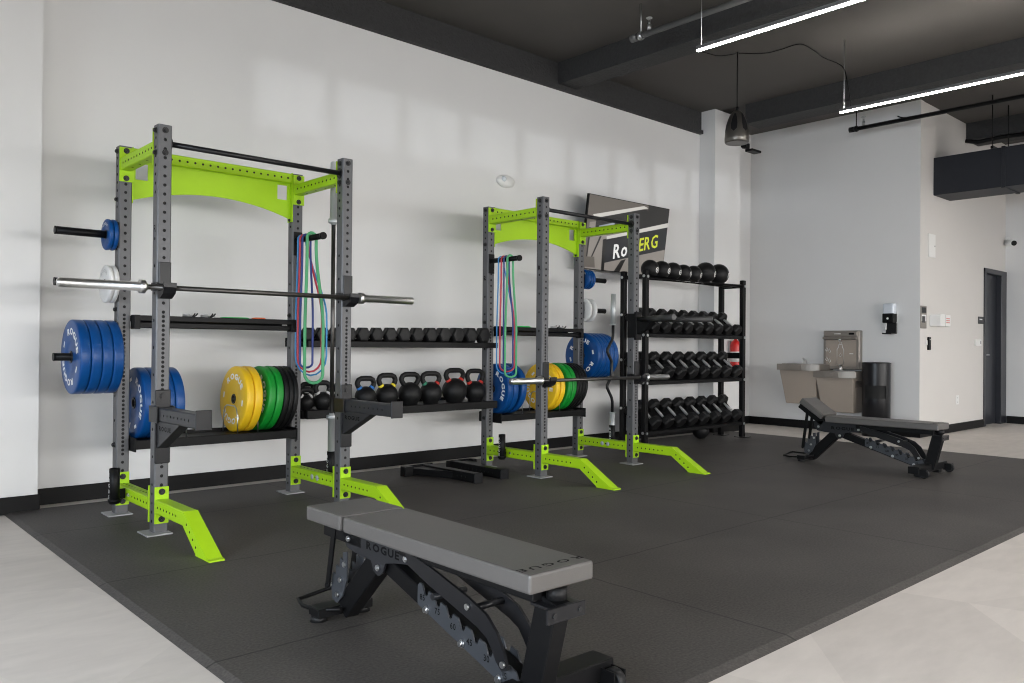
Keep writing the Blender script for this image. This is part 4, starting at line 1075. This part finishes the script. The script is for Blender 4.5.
t, a, b, d = plaque('paper_notice', 'small white printed notice next to the reddish print wall boxes', 'notice', wx(10.93), wx(11.08), wz(1.37), wz(1.52), .004, M_white, .001)
mb = MB()
for i, q in enumerate((.055,.03,.0,-.02)): mb.box(-a+.02, a-.04-.02*(i % 2), -d-.0006, -d+.001, q-.003, q+.003)
mb.box(-a+.02, a-.02, -d-.0006, -d+.001, -.058, -.046); mb.box(a-.04, a-.015, -d-.0006, -d+.001, .04, .062); mb.build('print_line', M_letterdark, t)
t, a, b, d = plaque('card_reader', 'slim black card reader on the wall below the steel call panel', 'card reader', wx(10.475), wx(10.54), wz(1.062), wz(1.222), .025, M_black)
mb = MB(); mb.box(-.012, .012, -d-.001, -d+.001, .045, .055); mb.build('status_light', M_white, t)
mb = MB(); mb.box(-a-.045, -a-.012, -.014, -.001, -.02, .04, .003); mb.build('side_button', M_white, t)
t, a, b, d = plaque('room_sign', 'small dark grey room sign on the wall close to the door frame', 'sign', wx(12.25), wx(12.46), wz(1.43), wz(1.53), .01, M_satin)
mb = MB(); mb.box(-a+.04, a-.06, -d-.0006, -d+.001, .005, .02); mb.build('print_line', M_letter, t)
t, a, b, d = plaque('thermostat', 'small white thermostat on the wall below the grey room sign', 'thermostat', wx(12.12), wx(12.33), wz(1.125), wz(1.215), .025, M_white)
mb = MB(); mb.box(a-.06, a-.02, -d-.001, -d+.001, -.02, .025); mb.build('display', M_plategrey, t)
t, a, b, d = plaque('wall_outlet', 'white power outlet low on the wall by the door', 'outlet', wx(11.44), wx(11.54), wz(.35), wz(.47), .006, M_white, .002)
mb = MB()
for s in (-.03, .03):
    for q in (-.012, .012): mb.box(q-.003, q+.003, -d-.0006, -d+.001, s-.01, s+.01)
mb.build('slot_mark', M_plategrey, t)
t, a, b, d = plaque('wall_access_panel', 'tall white flush access panel high on the wall under the duct', 'access panel', wx(10.49), wx(10.70), wz(2.21), wz(2.50), .012, M_white)
mb = MB(); mb.cyl((a-.03,-d,0), (a-.03,-d-.006,0), .008, 10); mb.build('latch', M_plategrey, t)
# security camera
t = thing('security_camera', 'white bullet security camera on the wall corner beside the door', 'security camera', (XR, 3.93, 2.665))
mb = MB(); mb.cyl((0,-.02,.03), (-.03,-.02,.03), .05, 20); mb.cyl((-.03,-.02,.03), (-.07,-.03,.0), .02, 12); mb.build('base_housing', M_white, t)
mb = MB(); mb.cyl((-.03,.0,.0), (-.16,-.14,-.03), .045, 20); mb.build('camera_body', M_white, t)
mb = MB(); mb.cyl((-.158,-.138,-.0295), (-.168,-.149,-.032), .038, 20); mb.build('lens', M_dark, t)

# ------------------------------------------------------------------ overhead services
t = thing('air_duct', 'big black rectangular air duct coming out of the wall above the door', 'air duct', (11.1, 2.0, 3.25))
dx0, dx1 = 10.75-11.1, 11.31-11.1; dz0, dz1 = 3.006-3.25, 3.478-3.25
mb = MB(); mb.box(dx0, dx1, -5, YB-2.0-.001, dz0, dz1, .004); mb.build('duct_run', M_duct, t)
for y in (1.16, -.2, -1.6):
    mb = MB(); mb.box(dx0-.012, dx1+.012, y-.02, y+.02, dz0-.012, dz1+.012, .003); mb.build('joint_flange', M_duct, t)
    mb = MB(); mb.box(dx0-.03, dx1+.03, y+.10, y+.13, dz1+.0, dz1+.03); mb.cyl((dx0-.015,y+.115,dz1+.03), (dx0-.015,y+.115,4.12-3.25), .006, 8); mb.cyl((dx1+.015,y+.115,dz1+.03), (dx1+.015,y+.115,4.12-3.25), .006, 8); mb.build('hanger', M_black, t)
t = thing('ceiling_conduit', 'dark cable bundle clipped under the end beam above the duct', 'conduit', (11.9, 3.5, 3.9))
mb = MB(); mb.tube([(-.05,.44,-.01),(-.02,.3,-.05),(.0,0,-.03),(.02,-.5,-.05),(0,-2,-.02)], .03, 8); mb.build('conduit_run', M_black, t)
for y in (.1, -.6):
    mb = MB(); mb.cyl((0.02,y,-.03), (.02,y,.20), .008, 8); mb.build('clip', M_black, t)

def sprinkler(label, x, y, z, m, hy):
    t = thing('sprinkler_pipe', label, 'sprinkler pipe', (x, y, z), 0, 'sprinkler pipes')
    mb = MB(); mb.cyl((0,0,0), (0,-8.5,0), .025, 14); mb.build('pipe_run', m, t)
    mb = MB(); mb.cyl((0,.035,0), (0,-.03,0), .034, 14); mb.build('end_cap', m, t)
    mb = MB(); mb.cyl((0,-hy,.03), (0,-hy,CZ-z+.03), .007, 8); mb.lathe([(.034,-.02),(.038,0),(.034,.02)], 'y', 14, origin=(0,-hy,0)); mb.build('hanger_rod', M_zinc if m is M_pipe else m, t)
    mb = MB(); y2 = -hy-.09; mb.cyl((0,y2,.028), (0,y2,.075), .018, 12); mb.cyl((0,y2,.075), (0,y2,.10), .011, 10); mb.cyl((0,y2,.128), (0,y2,.133), .028, 14)
    for s in (-1, 1): mb.bar((s*.012,y2,.098), (s*.010,y2,.128), .005, .005)
    mb.build('sprinkler_head', M_zinc, t)
sprinkler('grey sprinkler pipe hanging in front of the middle ceiling beam', 5.60, 4.56, 3.80, M_pipe, .07)
sprinkler('black sprinkler pipe hanging in front of the far white wall', 9.90, 4.59, 3.80, M_black, .05)

t = thing('pendant_speaker', 'bronze bell-shaped speaker hanging by a cable from the ceiling', 'speaker', (7.225, 4.545, 3.15))
mb = MB(); prof = [(.095,.004),(.112,.0),(.121,.012),(.123,.05),(.118,.11),(.104,.19),(.085,.25),(.062,.30),(.04,.325),(.0001,.33)]
mb.lathe(prof, 'z', 36); mb.build('shell', M_bronze, t)
mb = MB(); mb.lathe([(.0001,.012),(.06,.010),(.096,.006)], 'z', 32); mb.build('grille', M_black, t)
for i in range(6):
    a = 2*PI*i/6+.3; mb = MB()
    rows = []
    for h, wd, r in ((.10,.0,.1215),(.13,.26,.1165),(.18,.30,.1085),(.24,.26,.0905),(.29,.12,.0700)):
        rows.append([mb.bm.verts.new((r*math.cos(a+wd*s), r*math.sin(a+wd*s), h)) for s in (-1,-.5,0,.5,1)])
    for A, B in zip(rows, rows[1:]):
        for j in range(4): mb.face([A[j], A[j+1], B[j+1], B[j]], 0, True)
    bmesh.ops.remove_doubles(mb.bm, verts=mb.bm.verts, dist=1e-5)
    mb.build('petal_inset', M_satin, t)
mb = MB(); mb.cyl((0,0,.328), (0,0,.37), .016, 12); mb.cyl((0,0,.37), (0,0,CZ-3.15), .006, 8); mb.build('cable', M_black, t)
t = thing('wall_speaker_bracket', 'black empty speaker bracket high on the white pillar by the beam', 'bracket', (9.335, 5.80, 3.78)); t.name = 'speaker_bracket'
mb = MB(); mb.box(-.015, .005, -.04, .005, -.09, .30, .003); mb.box(.0, .10, -.06, .0, -.10, -.03, .004); mb.box(.08, .30, -.11, .0, -.13, -.10, .004); mb.build('mount_arm', M_black, t)
def wire(name, label, pts, r=.007):
    mb = MB()
    P_ = [Vector(p) for p in pts]; out = []
    for i in range(len(P_)-1):
        a, b, c, d = P_[max(i-1,0)], P_[i], P_[i+1], P_[min(i+2,len(P_)-1)]
        for q in range(6):
            s = q/6; out.append(.5*((2*b)+(c-a)*s+(2*a-5*b+4*c-d)*s*s+(3*b-a-3*c+d)*s**3))
    out.append(P_[-1]); mb.tube(out, r*.75, 6); o = mb.build(name, M_black); tag(o, label, 'cable')
wire('ceiling_cable', 'thin black cable swagged under the ceiling from the speaker to the light', [(7.225,4.53,4.066),(7.36,4.32,4.045),(7.40,4.17,4.05),(7.44,3.98,4.066),(7.66,3.95,4.05),(7.87,3.95,4.03),(8.02,3.83,3.95),(7.90,3.72,3.75),(7.69,3.58,3.41)])
wire('ceiling_cable', 'thin black cable swagged under the ceiling from the beam to the speaker', [(6.41,5.2,4.065),(6.6,5.05,4.02),(6.85,4.8,4.065),(7.05,4.66,4.03),(7.215,4.56,4.066)])
wire('loose_cable', 'short loose black cable end poking from the far wall top', [(XF-.004,4.22,3.98),(XF-.05,4.15,3.94),(XF-.06,4.05,3.92),(XF-.03,3.98,3.93)], .012)
sc = bpy.context.scene
sc.view_settings.view_transform = 'Standard'; sc.view_settings.look = 'None'; sc.view_settings.gamma = 1; sc.view_settings.exposure = 0.50
sc.view_settings.use_curve_mapping = False
sc.cycles.use_denoising = True; sc.cycles.filter_width = 1.1; sc.cycles.max_bounces = 8; sc.cycles.diffuse_bounces = 5
# drop the template meshes that were only built for their data
for o in list(C.objects):
    if o.type == 'MESH' and o.parent is None and 'label' not in o.keys() and 'kind' not in o.keys(): bpy.data.objects.remove(o)
